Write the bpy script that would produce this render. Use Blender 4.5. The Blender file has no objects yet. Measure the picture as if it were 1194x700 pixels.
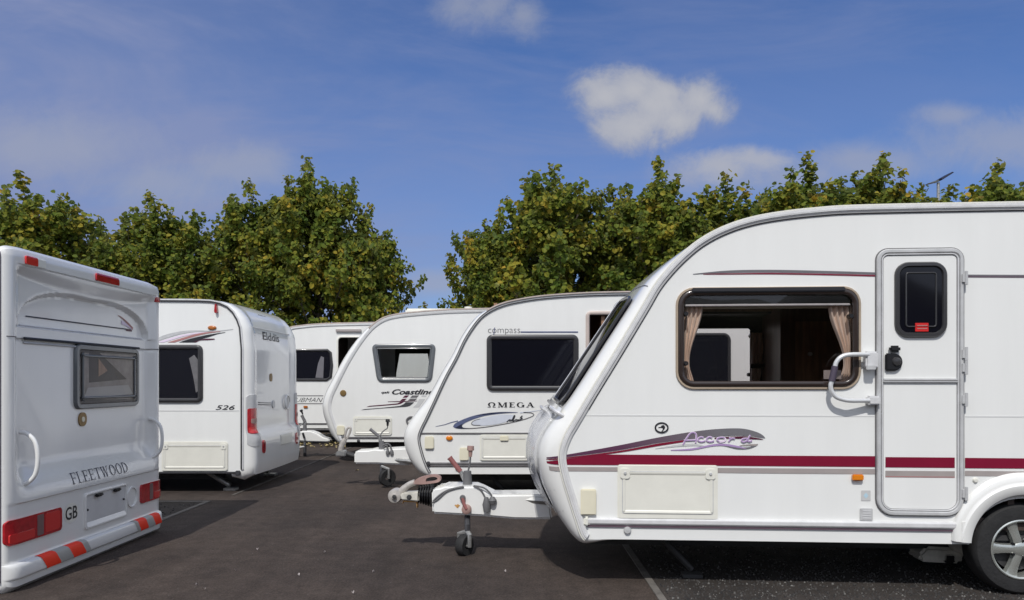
import bpy, bmesh, math, random
from mathutils import Vector, Matrix
from mathutils.geometry import tessellate_polygon
R = math.radians
random.seed(7)
sc = bpy.context.scene
col = sc.collection
CAMZ = 1.4
FPX, CX, CY = 890.0, 600.0, 445.0        # photo focal length and principal point, pixels

# ------------------------------------------------------------------ materials
def mat(name, color, rough=.5, metal=0., noise=0., nscale=6., coat=0., bump=0., bscale=60., spec=None, stretch=None):
    m = bpy.data.materials.new(name); m.use_nodes = True
    nt = m.node_tree; b = nt.nodes['Principled BSDF']
    c = (*color, 1)
    b.inputs['Base Color'].default_value = c
    b.inputs['Roughness'].default_value = rough
    b.inputs['Metallic'].default_value = metal
    if coat: b.inputs['Coat Weight'].default_value = coat; b.inputs['Coat Roughness'].default_value = .06
    if spec is not None: b.inputs['Specular IOR Level'].default_value = spec
    tc = None
    if noise or bump:
        tc = nt.nodes.new('ShaderNodeTexCoord')
        src = tc.outputs['Object']
        if stretch:
            mp = nt.nodes.new('ShaderNodeMapping'); mp.inputs['Scale'].default_value = stretch
            nt.links.new(src, mp.inputs[0]); src = mp.outputs[0]
    if noise:
        n = nt.nodes.new('ShaderNodeTexNoise'); n.inputs['Scale'].default_value = nscale; n.inputs['Detail'].default_value = 6
        n.inputs['Roughness'].default_value = .62
        nt.links.new(src, n.inputs['Vector'])
        r = nt.nodes.new('ShaderNodeValToRGB')
        lo = [max(0, x*(1-noise)) for x in color]; hi = [min(1, x*(1+noise*.6)) for x in color]
        r.color_ramp.elements[0].position = .32; r.color_ramp.elements[1].position = .68
        r.color_ramp.elements[0].color = (*lo, 1); r.color_ramp.elements[1].color = (*hi, 1)
        nt.links.new(n.outputs[0], r.inputs[0]); nt.links.new(r.outputs[0], b.inputs['Base Color'])
    if bump:
        n2 = nt.nodes.new('ShaderNodeTexNoise'); n2.inputs['Scale'].default_value = bscale; n2.inputs['Detail'].default_value = 4
        nt.links.new(src, n2.inputs['Vector'])
        bp = nt.nodes.new('ShaderNodeBump'); bp.inputs['Strength'].default_value = bump; bp.inputs['Distance'].default_value = .02
        nt.links.new(n2.outputs[0], bp.inputs['Height']); nt.links.new(bp.outputs[0], b.inputs['Normal'])
    return m

M = {}
M['gel'] = mat('white_gelcoat', (.82, .82, .80), .22, coat=.8, noise=.035, nscale=2.2, stretch=(1, 1, .35))
M['alu'] = mat('white_aluminium_panel', (.80, .805, .79), .34, noise=.022, nscale=1.8, bump=.02, bscale=3, stretch=(3.2, 1, .45))
M['alu_b'] = mat('aged_white_panel', (.775, .775, .755), .36, noise=.03, nscale=1.8, bump=.02, bscale=3, stretch=(3.4, 1, .4))
M['cream'] = mat('cream_plastic', (.74, .70, .55), .4, noise=.05)
M['offwhite'] = mat('offwhite_plastic', (.76, .75, .68), .38, noise=.05)
M['trim'] = mat('grey_trim', (.55, .555, .56), .38, .1, noise=.12, nscale=12)
M['rail'] = mat('pale_awning_rail', (.70, .70, .70), .3, .1, noise=.08, nscale=12)
M['trim_light'] = mat('bright_trim', (.70, .70, .71), .25, .12, noise=.1, nscale=12)
M['trim_dark'] = mat('dark_trim', (.05, .05, .055), .4)
M['trim_mid'] = mat('weathered_trim', (.17, .165, .17), .42, .2, noise=.2, nscale=14)
M['pinkroof'] = mat('weathered_roof_edge', (.52, .44, .40), .5, noise=.2, nscale=4)
M['black'] = mat('black_plastic', (.012, .012, .014), .35)
M['frame'] = mat('window_surround', (.035, .034, .036), .3, coat=.4)
M['brownframe'] = mat('brown_window_surround', (.030, .020, .017), .25, coat=.4)
M['gframe'] = mat('grey_window_surround', (.12, .13, .14), .25, coat=.4)
M['seal'] = mat('tan_window_seal', (.40, .32, .24), .6, noise=.15)
M['dglass'] = mat('dark_acrylic', (.006, .006, .010), .05, spec=.35)
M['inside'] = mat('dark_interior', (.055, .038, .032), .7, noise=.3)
M['wood'] = mat('brown_furniture', (.34, .19, .11), .5, noise=.35, nscale=5, stretch=(6, 6, .6))
M['walnut'] = mat('walnut_furniture', (.17, .095, .065), .4, noise=.35, nscale=5, stretch=(6, 6, .6))
M['liner'] = mat('interior_wallboard', (.26, .22, .18), .8)
M['curtain'] = mat('beige_curtain', (.78, .65, .55), .9, noise=.15, nscale=9, stretch=(5, 5, .5))
M['curtain_grey'] = mat('grey_blind', (.40, .42, .40), .8, noise=.08)
M['maroon'] = mat('maroon_vinyl', (.20, .004, .028), .35, noise=.08)
M['wine'] = mat('dark_wine_vinyl', (.085, .012, .035), .35)
M['greystripe'] = mat('taupe_vinyl', (.36, .32, .31), .4, noise=.08)
M['lgrey'] = mat('silver_vinyl', (.55, .55, .55), .35)
M['plum'] = mat('plum_vinyl', (.135, .085, .115), .35, noise=.12)
def fade_mat(name, c0, c1, x0, x1):       # printed vinyl that fades along the side
    m = mat(name, c0, .35); nt = m.node_tree; t = nt.nodes.new('ShaderNodeTexCoord'); sp = nt.nodes.new('ShaderNodeSeparateXYZ'); nt.links.new(t.outputs['Object'], sp.inputs[0])
    mr = nt.nodes.new('ShaderNodeMapRange'); mr.inputs[1].default_value = x0; mr.inputs[2].default_value = x1; nt.links.new(sp.outputs[0], mr.inputs[0])
    r = nt.nodes.new('ShaderNodeValToRGB'); r.color_ramp.elements[0].color = (*c0, 1); r.color_ramp.elements[1].color = (*c1, 1); nt.links.new(mr.outputs[0], r.inputs[0])
    nt.links.new(r.outputs[0], nt.nodes['Principled BSDF'].inputs['Base Color']); return m
M['fade'] = fade_mat('plum_to_slate_vinyl', (.10, .035, .075), (.165, .16, .175), .45, 1.15)
M['greyplum'] = mat('slate_vinyl', (.16, .155, .17), .35, noise=.08)
M['lilac'] = mat('lilac_vinyl', (.40, .27, .50), .4)
M['lilac_pale'] = mat('pale_lilac_vinyl', (.78, .66, .80), .4)
M['ink'] = mat('black_vinyl', (.02, .02, .025), .4)
M['navy'] = mat('navy_vinyl', (.018, .022, .05), .4)
M['blue'] = mat('blue_grey_vinyl', (.10, .12, .22), .4, noise=.2, nscale=20)
M['paleblue'] = mat('pale_blue_vinyl', (.60, .63, .70), .4, noise=.1, nscale=10)
M['pinkred'] = mat('dusty_red_vinyl', (.42, .20, .19), .4)
M['red'] = mat('red_lens', (.42, .012, .02), .12, coat=.8, noise=.25, nscale=22)
M['redlite'] = mat('bright_red_lens', (.62, .03, .03), .15, coat=.8)
M['smoke'] = mat('smoked_lens', (.20, .12, .12), .15, coat=.8)
M['amber'] = mat('amber_lens', (.72, .22, .012), .2, coat=.6)
M['amberdk'] = mat('dark_amber_lens', (.42, .13, .02), .25, coat=.5)
M['hazred'] = mat('fluorescent_red_tape', (.95, .045, .012), .5)
M['hazgrey'] = mat('silver_tape', (.40, .40, .38), .35, noise=.08)
M['rubber'] = mat('tyre_rubber', (.018, .018, .019), .75, noise=.25, nscale=15, bump=.2, bscale=50)
M['alloy'] = mat('alloy_rim', (.62, .64, .60), .22, .75, noise=.08)
M['steel'] = mat('galvanised_steel', (.42, .42, .41), .42, .7, noise=.3, nscale=18)
M['knob'] = mat('grey_painted_casting', (.48, .45, .42), .45, .2, noise=.2, nscale=25)
M['chassis'] = mat('chassis_steel', (.05, .05, .052), .6, .3, noise=.3)
M['pinkgrip'] = mat('faded_red_grip', (.36, .23, .205), .6, noise=.15, nscale=30)
M['redgrip'] = mat('dull_red_grip', (.27, .10, .095), .6, noise=.2, nscale=30)
M['cable'] = mat('grey_cable', (.13, .13, .135), .6)
M['rust'] = mat('rust_stain', (.55, .30, .10), .9, noise=.3, nscale=40)
M['brass'] = mat('brown_badge', (.25, .16, .06), .4, .4)
M['skyblue'] = mat('pale_blue_sticker', (.45, .62, .72), .5)
M['satin'] = mat('white_satin_pole', (.66, .67, .68), .3, .2)
M['bark'] = mat('tree_bark', (.09, .075, .055), .9, noise=.4, nscale=8, bump=.5, bscale=20)
M['stone'] = mat('concrete_edging', (.14, .128, .115), .9, noise=.35, nscale=9, bump=.3, bscale=60)
M['earth'] = mat('leafy_earth', (.10, .075, .05), .95, noise=.5, nscale=3, bump=.6, bscale=30)
M['chip'] = mat('gravel_chip', (.10, .095, .092), .85, noise=.5, nscale=6)
def chip_mat():
    m = mat('gravel_chip', (.06, .055, .052), .85); nt = m.node_tree; g = nt.nodes.new('ShaderNodeNewGeometry'); r = nt.nodes.new('ShaderNodeValToRGB'); e = r.color_ramp.elements
    e[0].color = (.018, .017, .017, 1); e[1].color = (.17, .165, .155, 1); e[0].position = .2; x = e.new(.82); x.color = (.06, .056, .053, 1)
    nt.links.new(g.outputs['Random Per Island'], r.inputs[0]); nt.links.new(r.outputs[0], nt.nodes['Principled BSDF'].inputs['Base Color']); return m
M['chip'] = chip_mat()
M['unseen_ridge'] = mat('unseen_ridge_dark', (.055, .065, .022), .9, noise=.6, nscale=1.5)  # dark green of the added ridge behind the camera
M['deadleaf'] = mat('dry_leaf', (.42, .34, .16), .8, noise=.3)
M['bag'] = mat('white_underbox', (.62, .60, .54), .5, noise=.25, nscale=9)

def glass_mat(name, tint, ior=1.5, rough=.01, fmul=1.0):
    m = bpy.data.materials.new(name); m.use_nodes = True; nt = m.node_tree
    for n in list(nt.nodes): nt.nodes.remove(n)
    o = nt.nodes.new('ShaderNodeOutputMaterial'); mx = nt.nodes.new('ShaderNodeMixShader')
    t = nt.nodes.new('ShaderNodeBsdfTransparent'); t.inputs[0].default_value = (*tint, 1)
    g = nt.nodes.new('ShaderNodeBsdfGlossy'); g.inputs['Roughness'].default_value = rough
    f = nt.nodes.new('ShaderNodeLayerWeight'); f.inputs[0].default_value = .5
    p = nt.nodes.new('ShaderNodeMath'); p.operation = 'POWER'; p.inputs[1].default_value = 5; nt.links.new(f.outputs['Facing'], p.inputs[0])
    q = nt.nodes.new('ShaderNodeMath'); q.operation = 'MULTIPLY_ADD'; r0 = ((ior-1)/(ior+1))**2; q.inputs[1].default_value = 1-r0; q.inputs[2].default_value = r0
    nt.links.new(p.outputs[0], q.inputs[0]); nt.links.new(q.outputs[0], mx.inputs[0]); nt.links.new(t.outputs[0], mx.inputs[1]); nt.links.new(g.outputs[0], mx.inputs[2])
    nt.links.new(mx.outputs[0], o.inputs[0]); return m
M['tint'] = glass_mat('tinted_acrylic', (.80, .77, .76))
M['tint_far'] = glass_mat('lightly_tinted_acrylic', (.88, .88, .89))
M['tint_clear'] = glass_mat('clear_acrylic', (.66, .68, .67))
M['tint_blind'] = glass_mat('mauve_blind_band', (.32, .27, .29), 1.9, .15)
def film_mat():
    m = bpy.data.materials.new('clear_film'); m.use_nodes = True; nt = m.node_tree
    b = nt.nodes['Principled BSDF']; b.inputs['Base Color'].default_value = (.72, .73, .78, 1); b.inputs['Roughness'].default_value = .2
    b.inputs['Alpha'].default_value = .35
    return m
M['film'] = film_mat()

def asphalt(name, base, tint2, cell):
    m = bpy.data.materials.new(name); m.use_nodes = True; nt = m.node_tree; b = nt.nodes['Principled BSDF']
    L = nt.links.new
    tc = nt.nodes.new('ShaderNodeTexCoord')
    n1 = nt.nodes.new('ShaderNodeTexNoise'); n1.inputs['Scale'].default_value = .55; n1.inputs['Detail'].default_value = 7; n1.inputs['Roughness'].default_value = .6
    n2 = nt.nodes.new('ShaderNodeTexNoise'); n2.inputs['Scale'].default_value = 75; n2.inputs['Detail'].default_value = 3
    n3 = nt.nodes.new('ShaderNodeTexNoise'); n3.inputs['Scale'].default_value = 7; n3.inputs['Detail'].default_value = 8
    v = nt.nodes.new('ShaderNodeTexVoronoi'); v.inputs['Scale'].default_value = cell
    for n in (n1, n2, n3, v): L(tc.outputs['Object'], n.inputs['Vector'])
    r = nt.nodes.new('ShaderNodeValToRGB'); r.color_ramp.elements[0].position = .35; r.color_ramp.elements[1].position = .68
    r.color_ramp.elements[0].color = (*base, 1); r.color_ramp.elements[1].color = (*tint2, 1)
    L(n1.outputs[0], r.inputs[0])
    mx = nt.nodes.new('ShaderNodeMix'); mx.data_type = 'RGBA'; mx.blend_type = 'MULTIPLY'; mx.inputs['Factor'].default_value = .8
    r2 = nt.nodes.new('ShaderNodeValToRGB'); r2.color_ramp.elements[0].position = .28; r2.color_ramp.elements[1].position = .72
    r2.color_ramp.elements[0].color = (.5, .5, .5, 1); r2.color_ramp.elements[1].color = (1.45, 1.42, 1.4, 1)
    L(n2.outputs[0], r2.inputs[0])
    L(r.outputs[0], mx.inputs['A']); L(r2.outputs[0], mx.inputs['B'])
    mx2 = nt.nodes.new('ShaderNodeMix'); mx2.data_type = 'RGBA'; mx2.blend_type = 'MULTIPLY'; mx2.inputs['Factor'].default_value = .55
    r3 = nt.nodes.new('ShaderNodeValToRGB'); r3.color_ramp.elements[0].position = .3; r3.color_ramp.elements[1].position = .7
    r3.color_ramp.elements[0].color = (.62, .6, .58, 1); r3.color_ramp.elements[1].color = (1.25, 1.25, 1.25, 1)
    L(n3.outputs[0], r3.inputs[0]); L(mx.outputs['Result'], mx2.inputs['A']); L(r3.outputs[0], mx2.inputs['B'])
    mp = nt.nodes.new('ShaderNodeMapping'); mp.inputs['Scale'].default_value = (1.6, .16, 1); mp.inputs['Rotation'].default_value = (0, 0, .12); L(tc.outputs['Object'], mp.inputs[0])
    n4 = nt.nodes.new('ShaderNodeTexNoise'); n4.inputs['Scale'].default_value = 1.5; n4.inputs['Detail'].default_value = 8; n4.inputs['Roughness'].default_value = .65; L(mp.outputs[0], n4.inputs['Vector'])
    r4 = nt.nodes.new('ShaderNodeValToRGB'); r4.color_ramp.elements[0].position = .32; r4.color_ramp.elements[1].position = .72
    r4.color_ramp.elements[0].color = (.74, .73, .72, 1); r4.color_ramp.elements[1].color = (1.30, 1.26, 1.22, 1); L(n4.outputs[0], r4.inputs[0])
    mx4 = nt.nodes.new('ShaderNodeMix'); mx4.data_type = 'RGBA'; mx4.blend_type = 'MULTIPLY'; mx4.inputs['Factor'].default_value = .8
    L(mx2.outputs['Result'], mx4.inputs['A']); L(r4.outputs[0], mx4.inputs['B']); mx2 = mx4
    # scattered pale aggregate stones in the surface
    vr = nt.nodes.new('ShaderNodeValToRGB'); vr.color_ramp.elements[0].position = .05; vr.color_ramp.elements[1].position = .11
    vr.color_ramp.elements[0].color = (1, 1, 1, 1); vr.color_ramp.elements[1].color = (0, 0, 0, 1)
    L(v.outputs['Distance'], vr.inputs[0])
    sep = nt.nodes.new('ShaderNodeSeparateColor'); L(v.outputs['Color'], sep.inputs[0])
    gt = nt.nodes.new('ShaderNodeMath'); gt.operation = 'GREATER_THAN'; gt.inputs[1].default_value = .86; L(sep.outputs[0], gt.inputs[0])
    ml = nt.nodes.new('ShaderNodeMath'); ml.operation = 'MULTIPLY'; L(gt.outputs[0], ml.inputs[0]); L(vr.outputs[0], ml.inputs[1])
    mx3 = nt.nodes.new('ShaderNodeMix'); mx3.data_type = 'RGBA'; mx3.inputs['B'].default_value = (.19, .18, .165, 1)
    L(ml.outputs[0], mx3.inputs['Factor']); L(mx2.outputs['Result'], mx3.inputs['A'])
    L(mx3.outputs['Result'], b.inputs['Base Color'])
    b.inputs['Roughness'].default_value = .88; b.inputs['Specular IOR Level'].default_value = .25
    bp = nt.nodes.new('ShaderNodeBump'); bp.inputs['Strength'].default_value = .55; bp.inputs['Distance'].default_value = .012
    L(n2.outputs[0], bp.inputs['Height']); L(bp.outputs[0], b.inputs['Normal'])
    return m
M['asphalt'] = asphalt('lane_asphalt', (.042, .034, .031), (.070, .055, .047), 22)
M['gravel'] = asphalt('bay_gravel', (.034, .030, .028), (.054, .048, .045), 30)

def leaf_mat(name, cols, back):
    m = bpy.data.materials.new(name); m.use_nodes = True; nt = m.node_tree; b = nt.nodes['Principled BSDF']; L = nt.links.new
    g = nt.nodes.new('ShaderNodeNewGeometry')
    oi = nt.nodes.new('ShaderNodeTexCoord')
    n = nt.nodes.new('ShaderNodeTexNoise'); n.inputs['Scale'].default_value = 1.1; L(oi.outputs['Object'], n.inputs['Vector'])
    a = nt.nodes.new('ShaderNodeMath'); a.operation = 'MULTIPLY_ADD'; a.inputs[1].default_value = .62; L(g.outputs['Random Per Island'], a.inputs[0])
    s = nt.nodes.new('ShaderNodeMath'); s.operation = 'MULTIPLY_ADD'; s.inputs[1].default_value = 1.5; s.inputs[2].default_value = -.63
    L(n.outputs[0], s.inputs[0]); L(s.outputs[0], a.inputs[2])
    r = nt.nodes.new('ShaderNodeValToRGB'); e = r.color_ramp.elements
    while len(e) < len(cols): e.new(.5)
    for i, (p, c) in enumerate(cols): e[i].position = p; e[i].color = (*c, 1)
    L(a.outputs[0], r.inputs[0])
    mx = nt.nodes.new('ShaderNodeMix'); mx.data_type = 'RGBA'; mx.inputs['B'].default_value = (*back, 1)
    k = nt.nodes.new('ShaderNodeMath'); k.operation = 'MULTIPLY'; k.inputs[1].default_value = .45; L(g.outputs['Backfacing'], k.inputs[0])
    L(k.outputs[0], mx.inputs['Factor']); L(r.outputs[0], mx.inputs['A'])
    L(mx.outputs['Result'], b.inputs['Base Color']); b.inputs['Roughness'].default_value = .6; b.inputs['Specular IOR Level'].default_value = .18
    tr = nt.nodes.new('ShaderNodeBsdfTranslucent'); L(mx.outputs['Result'], tr.inputs[0])
    ms = nt.nodes.new('ShaderNodeMixShader'); ms.inputs[0].default_value = .42
    L(b.outputs[0], ms.inputs[1]); L(tr.outputs[0], ms.inputs[2]); L(ms.outputs[0], nt.nodes['Material Output'].inputs[0])
    return m
M['leaf'] = leaf_mat('tree_leaves', [(0, (.085, .135, .022)), (.30, (.15, .195, .028)), (.54, (.235, .25, .034)), (.76, (.34, .285, .036)), (1, (.50, .32, .04))], (.22, .27, .12))

# ------------------------------------------------------------------ mesh builder
class MB:
    def __init__(s): s.v = []; s.f = []
    def add(s, vs, fs):
        b = len(s.v); s.v += [tuple(p) for p in vs]; s.f += [tuple(i+b for i in f) for f in fs]; return s
    def grid(s, rows, cu=False, cv=False):
        n, m = len(rows), len(rows[0]); vs = [p for r in rows for p in r]; fs = []
        for i in range(n if cv else n-1):
            for j in range(m if cu else m-1):
                a = i*m+j; b = i*m+(j+1) % m; c = ((i+1) % n)*m+(j+1) % m; d = ((i+1) % n)*m+j
                fs.append((a, b, c, d))
        return s.add(vs, fs)
    def box(s, x0, x1, y0, y1, z0, z1):
        return s.add([(x0, y0, z0), (x1, y0, z0), (x1, y1, z0), (x0, y1, z0), (x0, y0, z1), (x1, y0, z1), (x1, y1, z1), (x0, y1, z1)],
                     [(0, 3, 2, 1), (4, 5, 6, 7), (0, 1, 5, 4), (1, 2, 6, 5), (2, 3, 7, 6), (3, 0, 4, 7)])
    def tube(s, pts, r, seg=10, closed=False, caps=True):
        pts = [Vector(p) for p in pts]; n = len(pts); rr = r if isinstance(r, (list, tuple)) else [r]*n
        rows = []; up = None
        for i in range(n):
            a = pts[(i-1) % n] if (closed or i > 0) else pts[i]; b = pts[(i+1) % n] if (closed or i < n-1) else pts[i]
            t = (b-a).normalized()
            if up is None:
                up = Vector((0, 0, 1)) if abs(t.z) < .9 else Vector((1, 0, 0))
            x = t.cross(up)
            if x.length < 1e-5: x = t.cross(Vector((0, 1, 0)))
            x.normalize(); y = x.cross(t).normalized(); up = y
            rows.append([tuple(pts[i]+rr[i]*(math.cos(k*2*math.pi/seg)*x+math.sin(k*2*math.pi/seg)*y)) for k in range(seg)])
        b0 = len(s.v); s.grid(rows, cu=True, cv=closed)
        if caps and not closed:
            s.f.append(tuple(b0+k for k in range(seg))[::-1]); s.f.append(tuple(b0+(n-1)*seg+k for k in range(seg)))
        return s
    def lathe(s, prof, c, axis='y', seg=32):       # prof: (radius, along)
        rows = []
        for (r, h) in prof:
            row = []
            for k in range(seg):
                a = 2*math.pi*k/seg; p, q = r*math.cos(a), r*math.sin(a)
                row.append({'y': (c[0]+p, c[1]+h, c[2]+q), 'x': (c[0]+h, c[1]+p, c[2]+q), 'z': (c[0]+p, c[1]+q, c[2]+h)}[axis])
            rows.append(row)
        return s.grid(rows, cu=True)
    def prism(s, loop, d0, d1, mp):                # n-gon extruded between two depths
        n = len(loop); g0 = d0 if callable(d0) else (lambda u, v: d0); g1 = d1 if callable(d1) else (lambda u, v: d1)
        vs = [mp(u, v, g0(u, v)) for u, v in loop]+[mp(u, v, g1(u, v)) for u, v in loop]
        fs = [tuple(range(n))[::-1], tuple(range(n, 2*n))]+[(i, (i+1) % n, n+(i+1) % n, n+i) for i in range(n)]
        return s.add(vs, fs)
    def sheet(s, outer, holes, d, mp):
        loops = [outer]+list(holes); tri = tessellate_polygon([[Vector((u, v, 0)) for u, v in l] for l in loops])
        pts = [p for l in loops for p in l]
        return s.add([mp(u, v, d) for u, v in pts], [tuple(t) for t in tri])
    def sweep(s, path, closed, sec, mp, open_sec=False):
        n = len(path); rows = []
        for i in range(n):
            a = path[(i-1) % n] if (closed or i > 0) else path[i]; b = path[(i+1) % n] if (closed or i < n-1) else path[i]
            tx, tz = b[0]-a[0], b[1]-a[1]; l = math.hypot(tx, tz) or 1; nx, nz = -tz/l, tx/l
            rows.append([mp(path[i][0]+nx*o, path[i][1]+nz*o, d) for o, d in sec])
        b0 = len(s.v); m = len(sec); s.grid(rows, cu=not open_sec, cv=closed)
        if not closed and not open_sec:
            s.f.append(tuple(b0+k for k in range(m))); s.f.append(tuple(b0+(n-1)*m+k for k in range(m))[::-1])
        return s
    def build(s, name, m, parent=None, bevel=0, seg=2, smooth=35, recalc=True, loc=None, **props):
        us = sorted(set(i for f in s.f for i in f))
        if len(us) < len(s.v):
            ix = {a: b for b, a in enumerate(us)}; s.v = [s.v[i] for i in us]; s.f = [tuple(ix[i] for i in f) for f in s.f]
        me = bpy.data.meshes.new(name); me.from_pydata(s.v, [], s.f)
        if bevel or recalc:
            bm = bmesh.new(); bm.from_mesh(me)
            if recalc: bmesh.ops.recalc_face_normals(bm, faces=bm.faces)
            if bevel:
                es = [e for e in bm.edges if len(e.link_faces) == 2 and e.calc_face_angle(0) > R(28)]
                bmesh.ops.bevel(bm, geom=es, offset=bevel, segments=seg, affect='EDGES', clamp_overlap=True)
            bm.to_mesh(me); bm.free()
        if smooth:
            me.shade_smooth()
            try: me.set_sharp_from_angle(angle=R(smooth))
            except Exception: pass
        me.materials.append(m)
        o = bpy.data.objects.new(name, me); col.objects.link(o)
        if parent: o.parent = parent
        if loc: o.location = loc
        for k, v in props.items(): o[k] = v
        return o

def empty(name, loc, label, cat, rz=0, group=None):
    o = bpy.data.objects.new(name, None); col.objects.link(o); o.location = loc; o.rotation_euler = (0, 0, rz)
    o.empty_display_size = .2; o['label'] = label; o['category'] = cat
    if group: o['group'] = group
    return o

def ss(a, b, x):
    t = max(0., min(1., (x-a)/(b-a))); return t*t*(3-2*t)
def rrect(x0, x1, z0, z1, r, n=6):
    rs = r if isinstance(r, (tuple, list)) else (r,)*4       # bl, br, tr, tl
    out = []
    for (cx, cz, a0, q) in ((x0, z0, 180, 0), (x1, z0, 270, 1), (x1, z1, 0, 2), (x0, z1, 90, 3)):
        rad = max(rs[q], 1e-4); ox = cx+(rad if cx == x0 else -rad); oz = cz+(rad if cz == z0 else -rad)
        for k in range(n+1):
            a = R(a0+90*k/n); out.append((ox+rad*math.cos(a), oz+rad*math.sin(a)))
    return out
def roundpoly(P, r, n=5):
    out = []; N = len(P)
    for i in range(N):
        p = Vector(P[i]); a = (Vector(P[i-1])-p); b = (Vector(P[(i+1) % N])-p); rr = min(r, a.length/2.05, b.length/2.05)
        a = p+a.normalized()*rr; b = p+b.normalized()*rr
        for k in range(n+1):
            t = k/n; out.append(tuple(a*(1-t)**2+p*2*t*(1-t)+b*t*t))
    return out
def circ(cx, cz, rx, rz=None, n=28, a0=0): 
    rz = rz or rx; return [(cx+rx*math.cos(2*math.pi*k/n+a0), cz+rz*math.sin(2*math.pi*k/n+a0)) for k in range(n)]
def catmull(P, sub):
    out = []
    n = len(P)
    for i in range(n-1):
        p0 = P[max(i-1, 0)]; p1 = P[i]; p2 = P[i+1]; p3 = P[min(i+2, n-1)]
        for k in range(sub):
            t = k/sub
            out.append(tuple(.5*((2*b)+(-a+c)*t+(2*a-5*b+4*c-d)*t*t+(-a+3*b-3*c+d)*t**3) for a, b, c, d in zip(p0, p1, p2, p3)))
    out.append(tuple(P[-1])); return out
def offset_loop(loop, d):
    n = len(loop); out = []
    for i in range(n):
        a, p, b = loop[i-1], loop[i], loop[(i+1) % n]
        tx, tz = b[0]-a[0], b[1]-a[1]; l = math.hypot(tx, tz) or 1
        out.append((p[0]-tz/l*d, p[1]+tx/l*d))            # +d = inwards for counter-clockwise loops
    return out

# side-panel mapping: d = how far proud of the near side (local y = 0) towards the lane side we look from
def SIDE(u, v, d): return (u, -d, v)

class Car:
    def __init__(s, root, W): 
        s.root = root; s.W = W; a = root.rotation_euler.z
        s.o = Vector(root.location); s.lx = Vector((math.cos(a), math.sin(a), 0)); s.ly = Vector((-math.sin(a), math.cos(a), 0))
    def s(s, px, py, d=0.):          # photo pixel -> local (x, z) on the plane local y = d
        r = Vector(((px-CX)/FPX, 1, (CY-py)/FPX)); c = Vector((0, 0, CAMZ))
        t = ((s.o-c).dot(s.ly)+d)/r.dot(s.ly); p = c+r*t-s.o
        return (p.dot(s.lx), p.z)
    def r(s, px, py, x):             # photo pixel -> local (y, z) on the plane local x = x
        rr = Vector(((px-CX)/FPX, 1, (CY-py)/FPX)); c = Vector((0, 0, CAMZ))
        t = ((s.o-c).dot(s.lx)+x)/rr.dot(s.lx); p = c+rr*t-s.o
        return (p.dot(s.ly), p.z)
    def L(s, pts, d=0.): return [s.s(px, py, d) for px, py in pts]
    def rect(s, a, b, c, d2, depth=0.):
        my = (b+d2)/2; mx = (a+c)/2
        return s.s(a, my, depth)[0], s.s(c, my, depth)[0], s.s(mx, d2, depth)[1], s.s(mx, b, depth)[1]
    def rr(s, a, b, c, d2, r, depth=0.):
        x0, x1, z0, z1 = s.rect(a, b, c, d2, depth); k = (x1-x0)/(c-a)
        r = tuple(q*k for q in r) if isinstance(r, (tuple, list)) else r*k
        return rrect(x0, x1, z0, z1, r)

class Shell:                          # profile swept over the width, bulging between the two sides
    def __init__(s, ctrl, W, rc, sub=5, extra=None):
        s.P = catmull(ctrl, sub); s.W = W; s.rc = rc; s.sub = sub; s.extra = extra
        n = len(s.P); s.N = []
        for i in range(n):
            a = s.P[max(i-1, 0)]; b = s.P[min(i+1, n-1)]; tx, tz = b[0]-a[0], b[1]-a[1]; l = math.hypot(tx, tz) or 1
            s.N.append((-tz/l, tx/l))
    def at(s, t, y, off=0.):          # t in samples
        i = min(int(t), len(s.P)-2); f = t-i
        p = [a+(b-a)*f for a, b in zip(s.P[i], s.P[i+1])]; nn = [a+(b-a)*f for a, b in zip(s.N[i], s.N[i+1])]
        d = max(0., min(y, s.W-y)); q = min(d/s.rc, 1); c = max(p[2], 0)*math.sqrt(max(0, 1-(1-q)**2)); v = 2*y/s.W-1
        o = c+p[3]*(1-v*v)+off
        if s.extra: o += s.extra(p[0], p[1], y)
        return (p[0]+nn[0]*o, y, p[1]+nn[1]*o)
    def ys(s, nmid=20):
        e = [s.rc*(1-math.cos(R(k*90/7))) for k in range(8)]
        mid = [s.rc+(s.W-2*s.rc)*k/nmid for k in range(1, nmid)]
        return e+mid+[s.W-q for q in reversed(e)]
    def skin(s, name, m, parent, t0=0, t1=None, nmid=20, smooth=40, **pr):
        t1 = t1 if t1 is not None else len(s.P)-1; mb = MB(); ys = s.ys(nmid)
        mb.grid([[s.at(t, y) for y in ys] for t in range(t0, t1+1)]); return mb.build(name, m, parent, smooth=smooth, **pr)
    def tz(s, z, lo=0, hi=None):      # sample parameter where the profile passes height z
        hi = hi if hi is not None else len(s.P)-1
        for i in range(lo, hi):
            z0, z1 = s.P[i][1], s.P[i+1][1]
            if (z0-z)*(z1-z) <= 0 and z0 != z1: return i+(z-z0)/(z1-z0)
        return hi
    def patch(s, t0, t1, y0, y1, off, r=.05, nt=14, ny=18):
        rows = []
        L = math.dist(s.at(t0, s.W/2), s.at(t1, s.W/2)); r = min(r, L/2.01, (y1-y0)/2.01)
        fr = sorted(set([r/L*(1-math.cos(R(k*18))) for k in range(6)]+[r/L+(1-2*r/L)*k/nt for k in range(nt+1)]+[1-r/L*(1-math.cos(R(k*18))) for k in range(6)]))
        for f in fr:
            dd = min(f, 1-f)*L; ins = r-math.sqrt(max(0, r*r-(r-min(dd, r))**2))
            rows.append([s.at(t0+(t1-t0)*f, y0+ins+(y1-y0-2*ins)*k/ny, off) for k in range(ny+1)])
        return rows

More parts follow.
